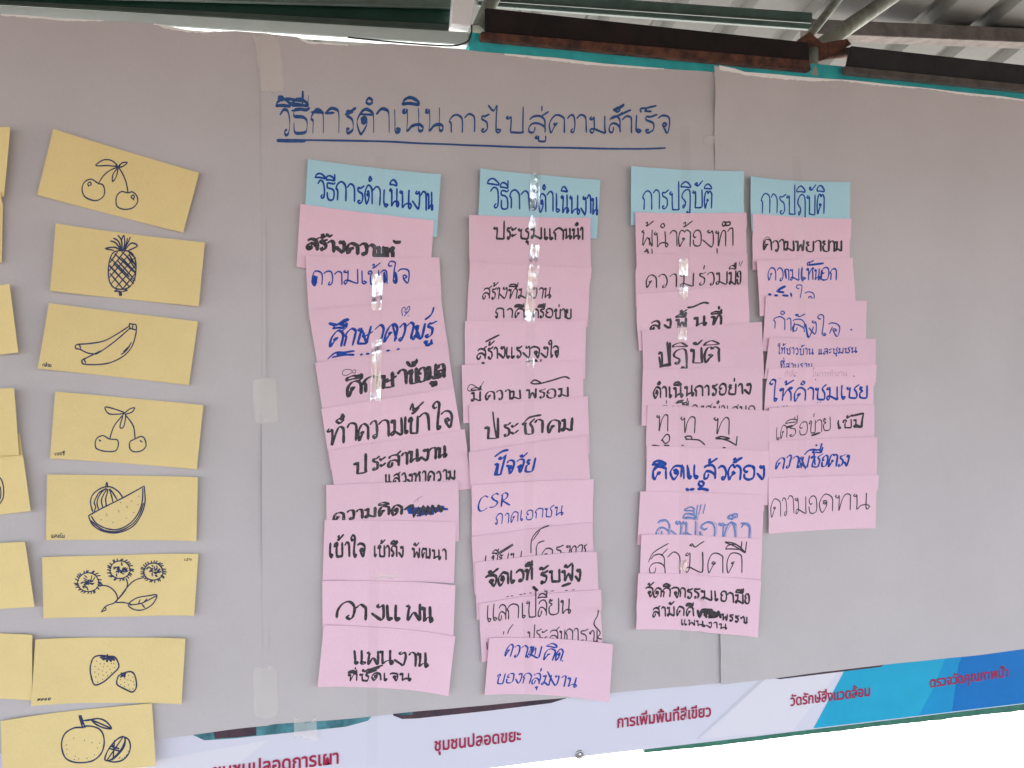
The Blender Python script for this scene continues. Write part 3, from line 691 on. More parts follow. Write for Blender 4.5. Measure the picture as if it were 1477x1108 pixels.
# ------------------------------------------------------------------ cards
cards = {}
order = []
TH = .0006
def card(key, z, tl, tr, br, bl, kind, label, stack=None, lift=.003, name=None, group=None, top=.0032, bot=.0014, warp=.0008):
    q = [zp(z, *a) for a in (tl, tr, br, bl)]
    sd_ = random.random()*50; ll = lift*(.6+.8*random.random()); lr = lift*(.6+.8*random.random())
    def prof(u, v, x, z_):
        b = 0
        for sh in sheets:
            d = sh.depth(x, z_, .14)
            if d is not None: b = max(b, d)
        e = ll*max(0, (.5-u)*2)**2.2+lr*max(0, (u-.5)*2)**2.2
        return b+top+(bot-top)*v+e+warp*noise.noise(Vector((x*9+sd_, z_*9, sd_)))
    s = Surf([q[0], q[1]], [q[3], q[2]], 22, 12, prof)
    s.raise_on(sheets, .0008)
    s.raise_on([cards[k][0] for k in (stack or [])], .0008, .035, .0016)
    o = s.build(name or (kind+'_card'), M[kind], TH)
    tag(o, label, 'card', group)
    cards[key] = (s, o); order.append(key)
    return s
gp = 'pink handwritten cards in overlapping columns'; gb = 'light blue heading cards'; gy = 'yellow fruit drawing cards'
def col(keys_specs):
    prev = []
    for sp in keys_specs:
        key, z, tl, tr, br, bl, kind, label = sp[:8]
        card(key, z, tl, tr, br, bl, kind, label, stack=prev[-3:], group=gb if kind == 'blue' else gp, lift=(sp[8] if len(sp) > 8 else .003)*2.5)
        prev.append(key)
col([
('C1', 'A', (158, 52), (1032, 160), (1008, 570), (134, 462), 'blue', 'light blue heading card tilted at the top of the leftmost pink column'),
('C2', 'A', (107, 350), (988, 462), (963, 872), (82, 765), 'pink', 'pink card with thick black writing directly under the leftmost blue card'),
('C3', 'A', (140, 692), (1025, 705), (1050, 1112), (165, 1114), 'pink', 'pink card with a blue line of writing, third card down the leftmost column'),
('C4', 'B', (160, 80), (1035, 0), (1100, 400), (228, 488), 'pink', 'pink card with blue writing and a small drawn heart above it'),
('C5', 'B', (205, 432), (1078, 305), (1140, 712), (268, 838), 'pink', 'pink card with bold black writing just below the card with the little heart'),
('C6', 'B', (245, 735), (1120, 598), (1185, 990), (307, 1133), 'pink', 'tilted pink card with large black writing in the middle of the leftmost column'),
('C7', 'C', (200, 88), (1098, -55), (1150, 340), (265, 486), 'pink', 'pink card with two tilted rows of black writing in the leftmost column'),
('C8', 'C', (185, 312), (1062, 292), (1065, 690), (190, 715), 'pink', 'pink card with a word scribbled out in blue and black'),
('C9', 'C', (175, 543), (1045, 562), (1030, 967), (162, 942), 'pink', 'pink card with three short black words on one line and a bit of white tape', .004),
('C10', 'D', (160, 155), (1032, 183), (1018, 570), (162, 560), 'pink', 'pink card with one large black word, last but one in the leftmost column', .005),
('C11', 'D', (170, 442), (1032, 517), (990, 916), (128, 850), 'pink', 'lowest pink card of the leftmost column, with two short rows of black writing', .006)])
col([
('D1', 'E', (190, 68), (992, 140), (968, 530), (172, 470), 'blue', 'light blue heading card on top of the second pink column, shiny tape over it'),
('D2', 'E', (110, 380), (922, 392), (920, 782), (118, 775), 'pink', 'pink card with black writing along its top, under the second blue card'),
('D3', 'E', (118, 690), (922, 725), (905, 1117), (104, 1090), 'pink', 'pink card with two rows of thin black writing under glaring tape'),
('D4', 'F', (90, 108), (888, 104), (882, 490), (92, 500), 'pink', 'pink card with one row of black writing, fourth down the second column'),
('D5', 'F', (65, 400), (865, 368), (880, 752), (77, 785), 'pink', 'pink card sticking out left, with a long sweeping black stroke above its words'),
('D6', 'F', (113, 662), (905, 607), (918, 985), (122, 1045), 'pink', 'pink card with wide black brush-like word in the second column'),
('D7', 'G', (108, 98), (893, -12), (925, 370), (132, 485), 'pink', 'pink card with one short blue word in the second column'),
('D8', 'G', (128, 312), (938, 278), (940, 660), (135, 700), 'pink', 'pink card with the blue Latin letters CSR over a blue Thai line'),
('D9', 'G', (128, 655), (930, 565), (958, 950), (150, 1038), 'pink', 'pink card of which only a narrow strip with half hidden black letters shows'),
('D10', 'G', (148, 822), (953, 752), (972, 1132), (165, 1203), 'pink', 'pink card with bold black writing and an underline stroke, third from bottom, second column', .004),
('D11', 'H', (175, 355), (980, 263), (1003, 652), (199, 747), 'pink', 'pink card with tall thin black writing and a half hidden second row', .004),
('D12', 'H', (245, 583), (1055, 620), (1030, 1002), (215, 963), 'pink', 'lowest pink card of the second column, with two rows of slanting blue writing', .006)])
col([
('E1', 'I', (92, 57), (925, 100), (935, 505), (92, 497), 'blue', 'light blue heading card of the third column, spanning the paper seam', .004),
('E2', 'I', (118, 403), (945, 408), (955, 800), (125, 805), 'pink', 'pink card with thin black looping writing under the third blue card', .004),
('E3', 'I', (122, 712), (950, 712), (965, 1105), (125, 1110), 'pink', 'pink card with widely spaced black writing, second pink card of the third column', .004),
('E4', 'J', (125, 80), (948, 10), (972, 405), (152, 500), 'pink', 'pink card with bold black writing whose lower half is covered, third column', .004),
('E5', 'J', (172, 350), (1052, 285), (1085, 705), (186, 745), 'pink', 'pink card with one large black word of thick and thin strokes, third column', .004),
('E6', 'J', (178, 638), (1068, 625), (1070, 1040), (172, 1060), 'pink', 'pink card with a full row of small bold black letters, third column', .004),
('E7', 'K', (215, 22), (1118, 62), (1116, 465), (205, 425), 'pink', 'pink card with the same black letter written three times', .004),
('E8', 'K', (210, 325), (1110, 362), (1098, 765), (197, 725), 'pink', 'pink card with bold blue writing, third column', .004),
('E9', 'K', (155, 662), (1075, 690), (1065, 1085), (140, 1065), 'pink', 'pink card with pale blue outlined letters, third column', .004),
('E10', 'L', (158, 150), (1055, 183), (1045, 600), (150, 552), 'pink', 'pink card with tall thin black letters, last but one in the third column', .005),
('E11', 'L', (135, 437), (1040, 485), (1020, 912), (122, 858), 'pink', 'lowest pink card of the third column, with three crowded rows of black writing', .006)])
col([
('F1', 'M', (90, 137), (828, 183), (835, 570), (102, 545), 'blue', 'rightmost light blue heading card', .004),
('F2', 'M', (108, 415), (838, 455), (842, 850), (113, 835), 'pink', 'pink card with small black bold writing under the rightmost blue card', .004),
('F3', 'M', (128, 768), (858, 742), (892, 1135), (158, 1180), 'pink', 'pink card with two rows of blue writing, the lower one half covered, rightmost column', .004),
('F4', 'N', (196, 92), (950, 128), (945, 520), (186, 503), 'pink', 'pink card with thin blue looping writing and a blue dot, rightmost column', .004),
('F5', 'N', (228, 403), (1018, 412), (1018, 722), (200, 708), 'pink', 'pink card with very small blue writing, rightmost column', .004),
('F6', 'N', (228, 633), (1020, 605), (1015, 985), (208, 945), 'pink', 'pink card with medium blue writing under faint pencil marks', .004),
('F7', 'O', (232, 42), (1016, 15), (1022, 370), (232, 420), 'pink', 'pink card with thin black letters and a boxed bold word at its right', .004),
('F8', 'O', (228, 292), (1025, 258), (1025, 640), (228, 670), 'pink', 'pink card with cramped slanting blue writing, last but one in the rightmost column', .004),
('F9', 'O', (228, 568), (1033, 540), (1028, 940), (228, 980), 'pink', 'lowest pink card of the rightmost column, with thin round black letters', .004)])
# yellow cards
YL = dict(lift=.009, group=gy, top=.003, bot=.002)
card('Y1', 'Y', (197, 68), (725, 227), (668, 445), (135, 305), 'yellow', 'strongly tilted yellow card with two cherries, at the top', **YL)
card('Y2', 'Y', (208, 412), (748, 482), (725, 712), (188, 655), 'yellow', 'yellow card with a pineapple drawing', **YL)
card('Y3', 'Y', (185, 700), (722, 766), (688, 996), (145, 936), 'yellow', 'yellow card with two bananas drawn on it', **YL)
card('Y4', 'Z', (160, 48), (574, 86), (555, 266), (145, 235), 'yellow', 'yellow card with two cherries and angular leaves, below the banana card', **YL)
card('Y5', 'Z', (137, 280), (558, 288), (554, 467), (133, 464), 'yellow', 'yellow card with a whole and a sliced watermelon', **YL)
card('Y6', 'Z', (122, 512), (560, 502), (548, 675), (125, 684), 'yellow', 'yellow card with a branch of three hairy rambutans', **YL)
card('Y7', 'X', (252, 88), (1243, 80), (1218, 508), (222, 528), 'yellow', 'yellow card with two strawberries', **YL)
card('Y8', 'X', (18, 632), (1022, 506), (1048, 920), (40, 1075), 'yellow', 'yellow card with an orange and a cut half, lowest of all', stack=['Y7'], **YL)
card('Y9', 'Y', (-480, 30), (45, 65), (22, 315), (-500, 290), 'yellow', 'blank end of the topmost yellow card cut by the left border', **YL)
card('Y10', 'Y', (-500, 290), (13, 300), (9, 552), (-500, 560), 'yellow', 'narrow end of a yellow card at the left border beside the pineapple card', stack=['Y9'], **YL)
# Y9 lies over Y10 in the picture, so Y10 is kept lower
card('Y11', 'Y', (-480, 700), (42, 630), (75, 878), (-450, 940), 'yellow', 'blank yellow card end at the left border beside the banana card', **YL)
card('Y13', 'Z', (-360, 160), (60, 165), (73, 262), (-350, 260), 'yellow', 'sliver of a yellow card showing behind two others at the left border', **YL)
card('Y12', 'Z', (-360, 50), (48, 38), (62, 224), (-350, 240), 'yellow', 'blank yellow card end at the left border beside the lower cherry card', stack=['Y13'], **YL)
card('Y14', 'Z', (-340, 275), (73, 224), (93, 381), (-320, 440), 'yellow', 'yellow card end with one blue arc at the left border', stack=['Y13', 'Y12'], **YL)
card('Y15', 'Z', (-340, 500), (77, 467), (103, 650), (-320, 690), 'yellow', 'blank yellow card end at the left border beside the rambutan card', **YL)
card('Y16', 'X', (-760, 60), (225, 64), (222, 498), (-760, 500), 'yellow', 'blank yellow card end at the left border beside the strawberry card', **YL)

#MARK_INK
def I(key, m_='ink_black', name='handwriting'): return Ink(cards[key][0], M[m_], name)
def done(key, ink): ink.build(cards[key][1])

# heading on the sheet
k = Ink([S2], M['ink_head'], 'heading')
HX = [403, 421, 449, 469, 496, 514, 543, 565, 580, 613]
write(k, 'P', 'วิธีการดำเนิน', 403, 193, 642, 191, 35, 3.2, xs=HX, chisel=.75, nib=85, jit=.5)
HX = [648, 670, 692, 707, 730, 762, 792, 819, 833, 852, 880, 900, 916, 929, 951]
write(k, 'P', 'การไปสู่ความสำเร็จ', 648, 191, 970, 190, 25, 2.4, xs=HX, chisel=.45, nib=70, jit=.5)
k.Z('P', '400,201 440,202 500,203 560,205 610,208 680,209.5 760,212 850,213 920,214 961,213', 2.2, chisel=.3, nib=90, jit=.1)
k.Z('P', '400,202.4 415,203 440,203.4', 4, chisel=.2)
k.Z('T', '98,180 128,184 100,195 130,206;150,192 250,212;165,222 258,236;262,145 260,225', 15, chisel=.2)
k.Z('T', '190,275 285,265;320,285 400,290;415,295 470,290;545,300 595,285;640,300 730,305', 14, chisel=.2)
k.Z('U', '945,320 1068,265;955,262 1022,235 960,270 1025,225', 14, chisel=.2)
k.build(S2.obj)

def lines(key, m_, *ls):
    k = I(key, m_)
    for l in ls:
        a = l[:8]; kw = l[8] if len(l) > 8 else {}
        write(k, *a, **kw)
    return k
# column 1
k = lines('C1', 'ink_blue', ('A', 'วิธีการดำเนินงาน', 222, 308, 985, 398, 118, 11, dict(chisel=.2, xs=[222, 278, 345, 420, 478, 535, 590, 645, 700, 765, 850, 905, 945]))); done('C1', k)
k = lines('C2', 'ink_black', ('A', 'สร้างความห', 150, 640, 732, 706, 70, 20, dict(chisel=.5, nib=30, xs=[150, 235, 290, 345, 415, 500, 560, 615, 670]))); k.Z('A', '725,590 745,605 772,600 735,600', 14); k.Z('A', '280,545 300,560 320,550', 14); done('C2', k)
k = lines('C3', 'ink_blue', ('A', 'ความเข้าใจ', 182, 885, 840, 872, 92, 9, dict(chisel=.3, xs=[182, 262, 335, 395, 505, 555, 640, 690, 755])))
k.Z('A', '195,880 190,850 205,830 200,885 215,860;665,800 668,865;735,800 745,850 735,872;215,835 200,890', 20, chisel=.4); done('C3', k)
k = lines('C4', 'ink_blue', ('B', 'ศึกษาความรู', 292, 325, 990, 262, 108, 15, dict(slant=.25, chisel=.6, nib=40, xs=[292, 390, 465, 580, 655, 745, 795, 850, 925])))
k.Z('B', '300,170 350,178 395,150 425,145 400,160 375,185;935,145 975,110 992,62;720,180 745,270;520,215 545,300;870,190 900,265 880,240;948,312 985,300', 15)
k.Z('B', '785,120 782,75 800,62 808,80 828,55 832,80 795,122;822,118 825,121;800,85 806,100 815,88', 5, chisel=.1)
k.Z('B', '290,405 340,365 400,362 465,352;320,395 400,378 465,378;505,378 520,374;545,372 565,370;600,362 620,360;680,352 700,348;750,342 765,338;350,375 410,370', 11); done('C4', k)
k = lines('C5', 'ink_black', ('B', 'ศึกษาข้อมูล', 412, 652, 1068, 520, 92, 18, dict(chisel=.6, nib=20, xs=[412, 530, 635, 755, 830, 885, 950, 1015])))
k.Z('B', '385,505 400,478 440,476 450,495 410,515 385,505;455,480 475,480 470,500 450,492', 4, chisel=.1)
k.Z('B', '815,425 845,452 882,405;845,452 870,445', 18); done('C5', k)
k = lines('C6', 'ink_black', ('B', 'ทำความเข้าใจ', 285, 975, 1115, 858, 112, 14, dict(chisel=.5, nib=30, xs=[285, 415, 490, 570, 630, 710, 795, 825, 895, 990, 1040])))
k.Z('B', '375,790 385,775 395,795 380,805 378,790', 16)
k.Z('B', '835,745 850,705 865,740 925,690', 15); done('C6', k)
k = lines('C7', 'ink_black', ('C', 'ประสานงาน', 370, 250, 988, 130, 80, 15, dict(chisel=.5, nib=20, xs=[370, 490, 545, 595, 685, 735, 815, 870, 925])),
    ('C', 'แสวงหาความ', 580, 315, 1040, 282, 62, 12, dict(chisel=.4))); done('C7', k)
k = lines('C8', 'ink_black', ('C', 'ความคิด', 232, 555, 690, 510, 60, 15, dict(chisel=.6, nib=20)))
k.Z('C', '705,485 760,455 770,530 800,470 810,525 830,460 850,520 860,460 880,515 890,455 915,500 930,455 950,495 965,465 945,490', 15); done('C8', k)
k = I('C8', 'ink_blue', 'crossing_out')
k.k = 0
k.Z('C', '725,480 990,478;730,492 960,470;735,505 950,488;740,500 900,510;790,525 930,480;735,468 820,500 960,460', 16)
done('C8', k)
k = I('C8', 'ink_faint', 'pencil_mark'); k.Z('C', '765,440 795,410 830,392;790,432 800,410', 3, chisel=.1); done('C8', k)
k = lines('C9', 'ink_black', ('C', 'เข้าใจ', 205, 790, 440, 785, 90, 15, dict(chisel=.4)), ('C', 'เข้าถึง', 500, 785, 695, 795, 68, 12, dict(chisel=.4)), ('C', 'พัฒนา', 757, 795, 980, 812, 66, 11, dict(chisel=.4))); done('C9', k)
k = lines('C10', 'ink_black', ('D', 'างแผน', 385, 418, 895, 435, 105, 15, dict(chisel=.6, nib=30, xs=[385, 490, 580, 715, 820])))
k.Z('D', '255,402 262,355 295,312 340,300 372,335 366,390 345,415 322,403 338,388', 15, chisel=.5, nib=30); done('C10', k)
k = lines('C11', 'ink_black', ('D', 'แผนงาน', 365, 715, 865, 745, 95, 12, dict(chisel=.6, nib=20, xs=[365, 455, 540, 640, 735, 790])),
    ('D', 'ที่ชัดเจน', 330, 825, 745, 835, 50, 11, dict(chisel=.5)))
k.Z('D', '440,765 560,730;450,775 540,745;460,780 520,762', 11); done('C11', k)
# column 2
k = lines('D1', 'ink_blue', ('E', 'วิธีการดำเนินงาน', 255, 322, 978, 372, 125, 10, dict(chisel=.2, xs=[255, 325, 390, 465, 535, 585, 640, 690, 735, 790, 865, 905, 935]))); done('D1', k)
k = lines('D2', 'ink_black', ('E', 'ประชุมแกนนำ', 280, 530, 875, 535, 76, 12, dict(chisel=.4, xs=[280, 365, 400, 445, 530, 615, 685, 755, 805, 858]))); done('D2', k)
k = lines('D3', 'ink_black', ('E', 'สร้างทีมงาน', 205, 928, 668, 925, 70, 9, dict(chisel=.4, slant=.1, xs=[205, 262, 300, 320, 375, 445, 515, 580, 615])),
    ('E', 'ภาคีเครือข่าย', 290, 1052, 805, 1055, 60, 10, dict(chisel=.4, xs=[290, 375, 425, 515, 545, 590, 630, 690, 735, 765]))); done('D3', k)
k = lines('D4', 'ink_black', ('F', 'สร้างแรงจูงใจ', 170, 360, 720, 345, 72, 11, dict(chisel=.4, xs=[170, 240, 285, 315, 365, 430, 480, 535, 600, 655, 680])))
k.Z('F', '230,245 320,200;505,380 545,368;205,386 220,388', 13); done('D4', k)
k = lines('D5', 'ink_black', ('F', 'มีความพรอม', 130, 640, 800, 610, 60, 10, dict(chisel=.6, nib=20, xs=[130, 225, 300, 360, 400, 505, 585, 635, 715])))
k.Z('F', '105,555 130,528 180,560 120,572 105,555;205,565 190,555 215,508', 5, chisel=.2)
k.Z('F', '530,520 560,500 600,520 550,525 535,515;590,525 680,500 750,478 785,490', 9, chisel=.3); done('D5', k)
k = lines('D6', 'ink_black', ('F', 'ประชาคม', 220, 890, 815, 835, 88, 13, dict(chisel=.65, nib=15, xs=[220, 345, 400, 475, 560, 640, 735])))
k.Z('F', '475,800 520,750 600,732;275,710 285,800 300,880', 12); done('D6', k)
k = lines('D7', 'ink_blue', ('G', 'ปัจจัย', 270, 250, 545, 225, 85, 13, dict(chisel=.55, nib=30, slant=.25)))
k.Z('G', '285,130 335,95 375,85;365,190 400,200 380,215 400,190;290,240 310,180 300,250;440,200 465,195 450,215', 14); done('D7', k)
k = lines('D8', 'ink_blue', ('G', 'CSR', 168, 490, 385, 445, 88, 9, dict(chisel=.6, nib=30, slant=.05, xs=[168, 245, 318])), ('G', 'ภาคเอกชน', 285, 580, 745, 520, 68, 7, dict(chisel=.3, slant=.1))); done('D8', k)
k = lines('D9', 'ink_black', ('G', 'เขียนโครงการ', 205, 860, 890, 790, 78, 8, dict(chisel=.4, slant=.15, xs=[205, 255, 300, 380, 535, 590, 680, 740, 790, 830, 870])))
k.Z('G', '530,770 535,680 580,620 650,588;540,690 590,620;290,775 405,708;300,780 410,715', 8, chisel=.4); done('D9', k)
k = lines('D10', 'ink_black', ('G', 'จัดเวที', 220, 990, 545, 945, 78, 16, dict(chisel=.4, xs=[220, 305, 385, 425, 490])), ('G', 'รับฟัง', 585, 975, 855, 945, 76, 15, dict(chisel=.4, xs=[585, 650, 735, 820])),)
k.Z('G', '735,990 790,968', 16); k.Z('G', '545,995 560,1010 575,1020', 14)
for q in ((365, 1058), (395, 1055), (455, 1047), (480, 1043), (520, 1038), (620, 1028), (665, 1024), (755, 1018), (800, 1013)): k.Z('G', '%d,%d %d,%d' % (q[0], q[1], q[0]+16, q[1]-2), 5)
done('D10', k)
k = lines('D11', 'ink_black', ('H', 'แลกเปลี่ยน', 225, 485, 800, 430, 108, 8, dict(chisel=.3, xs=[225, 310, 370, 460, 500, 575, 645, 725])),
    ('H', 'ประสบการณ', 510, 630, 985, 625, 88, 7, dict(chisel=.3, xs=[510, 565, 605, 655, 725, 765, 815, 850, 915])))
k.Z('H', '345,570 350,550;375,568 385,540 412,505;968,402 970,440 945,500 985,555 970,590 995,600;235,665 232,615', 7, chisel=.3); done('D11', k)
k = lines('D12', 'ink_blue', ('H', 'ความคิด.', 350, 715, 745, 755, 78, 9, dict(chisel=.6, nib=30, slant=.3, xs=[350, 400, 450, 505, 610, 690, 735])), ('H', 'ของกลุ่มงาน', 290, 892, 825, 925, 68, 8, dict(chisel=.6, nib=30, slant=.25)))
k.Z('H', '510,720 540,660 530,720 565,665 560,715;645,825 690,915', 9); done('D12', k)
# column 3
k = lines('E1', 'ink_blue', ('I', 'การปฏิบัติ', 185, 375, 710, 365, 135, 10, dict(chisel=.2, xs=[185, 265, 325, 395, 478, 562, 645]))); done('E1', k)
k = lines('E2', 'ink_black', ('I', 'ผู้นำต้องทำ', 165, 658, 865, 650, 122, 9, dict(chisel=.3, xs=[165, 270, 395, 460, 560, 640, 730, 820])))
k.Z('I', '190,698 215,690 225,705;743,670 745,705;235,590 232,650;800,470 795,500 830,495 825,475 800,480', 10); done('E2', k)
k = lines('E3', 'ink_black', ('I', 'ความร่วมมือ', 205, 965, 915, 935, 95, 9, dict(chisel=.5, nib=30, xs=[205, 305, 395, 475, 605, 670, 735, 830, 885], slant=.0)))
k.Z('I', '900,770 898,800;920,765 905,810', 4, chisel=.1); done('E3', k)
k = lines('E4', 'ink_black', ('J', 'ลงพื้นที่', 245, 345, 785, 300, 68, 15, dict(chisel=.5, nib=30, xs=[245, 355, 445, 580, 700])))
k.Z('J', '530,175 570,170 640,140 680,145', 12); done('E4', k)
k = lines('E5', 'ink_black', ('J', 'ปฏิบัติ', 305, 615, 780, 580, 108, 13, dict(chisel=.6, nib=10, xs=[305, 415, 550, 650])))
k.Z('J', '378,435 385,520 390,590;310,545 325,620;315,620 400,595', 17, chisel=.3); done('E5', k)
k = lines('E6', 'ink_black', ('J', 'ดำเนินการอย่าง', 265, 855, 990, 820, 78, 14, dict(chisel=.4)), ('J', 'ต่อเนื่องสม่ำเสมอ', 330, 985, 1020, 985, 75, 8, dict(chisel=.4)))
k.Z('J', '440,890 480,885 500,900;450,880 495,870', 12); done('E6', k)
k = lines('E7', 'ink_black', ('K', 'ท', 285, 212, 392, 212, 122, 9, dict(chisel=.4, xs=[285])), ('K', 'ท', 470, 225, 600, 230, 130, 9, dict(chisel=.4, xs=[470])), ('K', 'ท', 712, 240, 858, 248, 132, 9, dict(chisel=.4, xs=[712])))
k.Z('K', '360,245 335,280 355,308 385,290 385,250 360,245 325,290;520,275 505,260 545,255 555,275 510,280;550,280 610,285 655,320;735,270 780,258 840,275 735,275;740,265 830,290 890,325;895,255 888,325', 9, chisel=.3)
k.Z('K', '255,325 270,322 310,330;345,322 385,325;480,325 495,324;790,342 810,340', 8); done('E7', k)
k = lines('E8', 'ink_blue', ('K', 'คิดแล้วต้อง', 250, 572, 1085, 575, 102, 16, dict(chisel=.4, xs=[250, 385, 510, 640, 750, 825, 930, 1030])))
k.Z('K', '320,440 260,500 255,570;480,470 470,560;525,490 535,570;870,445 925,415;620,590 605,610 625,632 645,612 628,590;510,650 530,658;540,655 570,650;600,650 640,650 680,660', 18, chisel=.3); done('E8', k)
k = lines('E9', 'ink_sky', ('K', 'ลงมือทำ', 285, 1008, 985, 1020, 120, 13, dict(chisel=.3, xs=[285, 405, 490, 610, 750, 920])), ('K', 'ลงมือทำ', 297, 1011, 995, 1023, 122, 3, dict(chisel=.1, xs=[297, 417, 502, 622, 762, 932])))
k.Z('K', '500,805 550,785 575,812 500,812;600,770 590,835;625,765 612,840;655,762 640,835;870,830 850,850 885,860 885,835 855,840;755,905 800,920 850,900 870,960;915,905 960,905', 11); done('E9', k)
k = lines('E10', 'ink_black', ('L', 'สามัคคี', 225, 452, 935, 440, 158, 8, dict(chisel=.3, xs=[225, 378, 510, 660, 800])))
k.Z('L', '220,360 260,290 380,225;795,210 870,225 940,290 860,240 795,215;948,205 938,290', 8, chisel=.3); done('E10', k)
k = lines('E11', 'ink_black', ('L', 'จัดกิจกรรมเอามือ', 195, 620, 968, 665, 72, 12, dict(chisel=.4, xs=[195, 260, 335, 405, 470, 520, 575, 620, 708, 755, 810, 865, 930])), ('L', 'สามัคคี', 255, 770, 575, 770, 68, 12, dict(chisel=.4)), ('L', 'พรรณ', 765, 790, 955, 812, 50, 11, dict(chisel=.4)), ('L', 'แผนงาน', 480, 838, 805, 858, 42, 9, dict(chisel=.4)))
k.Z('L', '605,730 620,780 640,725 700,720 640,740 720,735 645,755 735,745 650,770 730,765 740,730 760,775', 18, chisel=.2); done('E11', k)
# column 4
k = lines('F1', 'ink_blue', ('M', 'การปฏิบัติ', 180, 402, 665, 420, 145, 9, dict(chisel=.2, xs=[180, 258, 315, 385, 460, 535, 605]))); done('F1', k)
k = lines('F2', 'ink_black', ('M', 'ความพยายาม', 195, 685, 790, 695, 78, 11, dict(chisel=.5, nib=20, xs=[195, 275, 330, 372, 450, 525, 590, 645, 700, 735])))
k.Z('M', '195,670 200,610 235,585 265,610;205,680 215,620', 4, chisel=.2); done('F2', k)
k = lines('F3', 'ink_blue', ('M', 'ความเห็นอก', 218, 908, 755, 905, 88, 9, dict(chisel=.4, xs=[218, 295, 355, 400, 485, 530, 590, 635, 705])), ('M', 'ใจ', 450, 1065, 595, 1075, 85, 7, dict(chisel=.2, xs=[450, 515])))
k.Z('M', '290,995 320,970 365,955 300,990 350,1000;225,1015 245,1018;340,1022 385,1025;405,1005 412,1030;275,1022 300,1025', 13)
k.Z('M', '495,815 490,880 500,915;360,830 370,895;545,795 650,782;640,835 640,900', 14, chisel=.4); done('F3', k)
k = lines('F4', 'ink_blue', ('N', 'กำลังใจ', 268, 335, 780, 400, 95, 8, dict(chisel=.3, xs=[268, 375, 415, 545, 610, 690])))
k.Z('N', '850,342 854,344;435,290 425,360;520,300 545,400 580,320;720,320 700,370', 12); done('F4', k)
k = lines('F5', 'ink_blue', ('N', 'ให้ชาวบ้าน', 300, 525, 580, 528, 48, 7, dict(chisel=.4)), ('N', 'และชุมชน', 618, 528, 885, 512, 42, 7, dict(chisel=.4)), ('N', 'ที่สวนรวม', 328, 640, 575, 640, 45, 6, dict(chisel=.4))); done('F5', k)
k = lines('F6', 'ink_blue', ('N', 'ให้คำชมเชย', 250, 880, 985, 855, 98, 12, dict(chisel=.4, xs=[250, 330, 440, 545, 600, 690, 785, 835, 920])))
for q in ((315, 920), (365, 915), (390, 913), (620, 888), (640, 885), (600, 715), (875, 690), (325, 708), (435, 690), (580, 630)): k.Z('N', '%d,%d %d,%d' % (q[0], q[1], q[0]+6, q[1]-1), 6)
done('F6', k)
k = I('F6', 'ink_faint', 'pencil_mark'); write(k, 'N', 'กำลัง', 365, 692, 450, 690, 32, 2); write(k, 'N', 'ในการทำงาน', 575, 692, 830, 688, 32, 2); done('F6', k)
k = lines('F7', 'ink_black', ('O', 'เครือข่าย', 288, 288, 725, 205, 95, 7, dict(chisel=.4, xs=[288, 330, 395, 480, 560, 610, 660])), ('O', 'เข้ม', 765, 200, 940, 185, 65, 10, dict(chisel=.4)))
k.Z('O', '865,105 945,82;945,85 930,180;880,182 935,185;578,252 640,230;770,150 780,195;775,190 790,195;380,190 430,180', 14); done('F7', k)
k = lines('F8', 'ink_blue', ('O', 'ความซื่อตรง', 290, 500, 835, 480, 88, 11, dict(chisel=.6, nib=30, slant=.2, xs=[290, 365, 415, 475, 555, 640, 690, 760, 805])))
k.Z('O', '605,322 612,326;520,395 560,360 620,360;590,360 600,470;500,430 530,500;480,415 500,495', 12); done('F8', k)
k = lines('F9', 'ink_black', ('O', 'ความอดทน', 240, 855, 1000, 800, 130, 7, dict(chisel=.3, xs=[240, 340, 385, 445, 545, 625, 740, 875]))); done('F9', k)

# fruit drawings
def drawing(key, z, strokes, w, dots=(), word=None, sc_w=None):
    k = I(key, 'ink_navy', 'drawing')
    k.Z(z, strokes, w*1.15, chisel=.15, jit=.12)
    s = ZOOM[z][2]
    for (a, b) in dots: k.Z(z, '%g,%g %g,%g' % (a, b, a+.5*s, b+.3*s), w*.9, chisel=0)
    k.build(cards[key][1])
    if word:
        k = I(key, 'ink_pen', 'fruit_name'); write(k, *word); k.build(cards[key][1])
drawing('Y1', 'Y', '355,262 330,247 305,258 296,285 308,312 345,325 372,312 379,290 372,268 355,262;318,262 326,258 330,266 320,270 318,262;355,265 375,235 400,215 428,204;465,298 458,260 445,228 430,205;465,298 440,293 422,312 424,345 450,357 482,352 500,330 496,308 480,294 465,298;476,310 484,306 488,314 480,318 476,310;484,320 487,324;347,198 375,178 405,180 425,200 390,198 347,198;430,200 445,188 462,188 445,202 430,204;426,208 410,230 408,256 422,238 428,208;420,196 434,208;422,206 436,198', 3.6, [(319, 273)])
P = '405,520 393,560 394,610 410,640 440,648 470,640 490,610 494,560 482,522 460,508 425,508 405,520;'
for i in range(6): P += '%g,%g %g,%g;' % (397+i*14, 565-i*11 if i < 4 else 520, min(492, 397+i*14+75), 640-i*12 if i < 3 else 622-i*12)
P += '398,590 445,645;396,560 470,640;400,535 487,620;415,518 493,592;440,510 493,560;465,510 492,536;398,550 425,512;395,580 450,510;395,605 475,512;402,628 490,530;420,642 493,560;445,647 493,590;'
P += '440,508 415,495 382,500 412,506;440,508 420,480 400,472;440,508 430,475 412,462;442,506 440,470 428,452;446,506 452,475 448,452 440,470;448,506 465,475 472,458;450,508 475,480 498,490 465,506;446,506 458,480 462,462;425,650 415,655 435,655;450,648 462,652 445,656;432,655 434,672;440,655 441,672;436,655 437,672'
drawing('Y2', 'Y', P, 4.0)
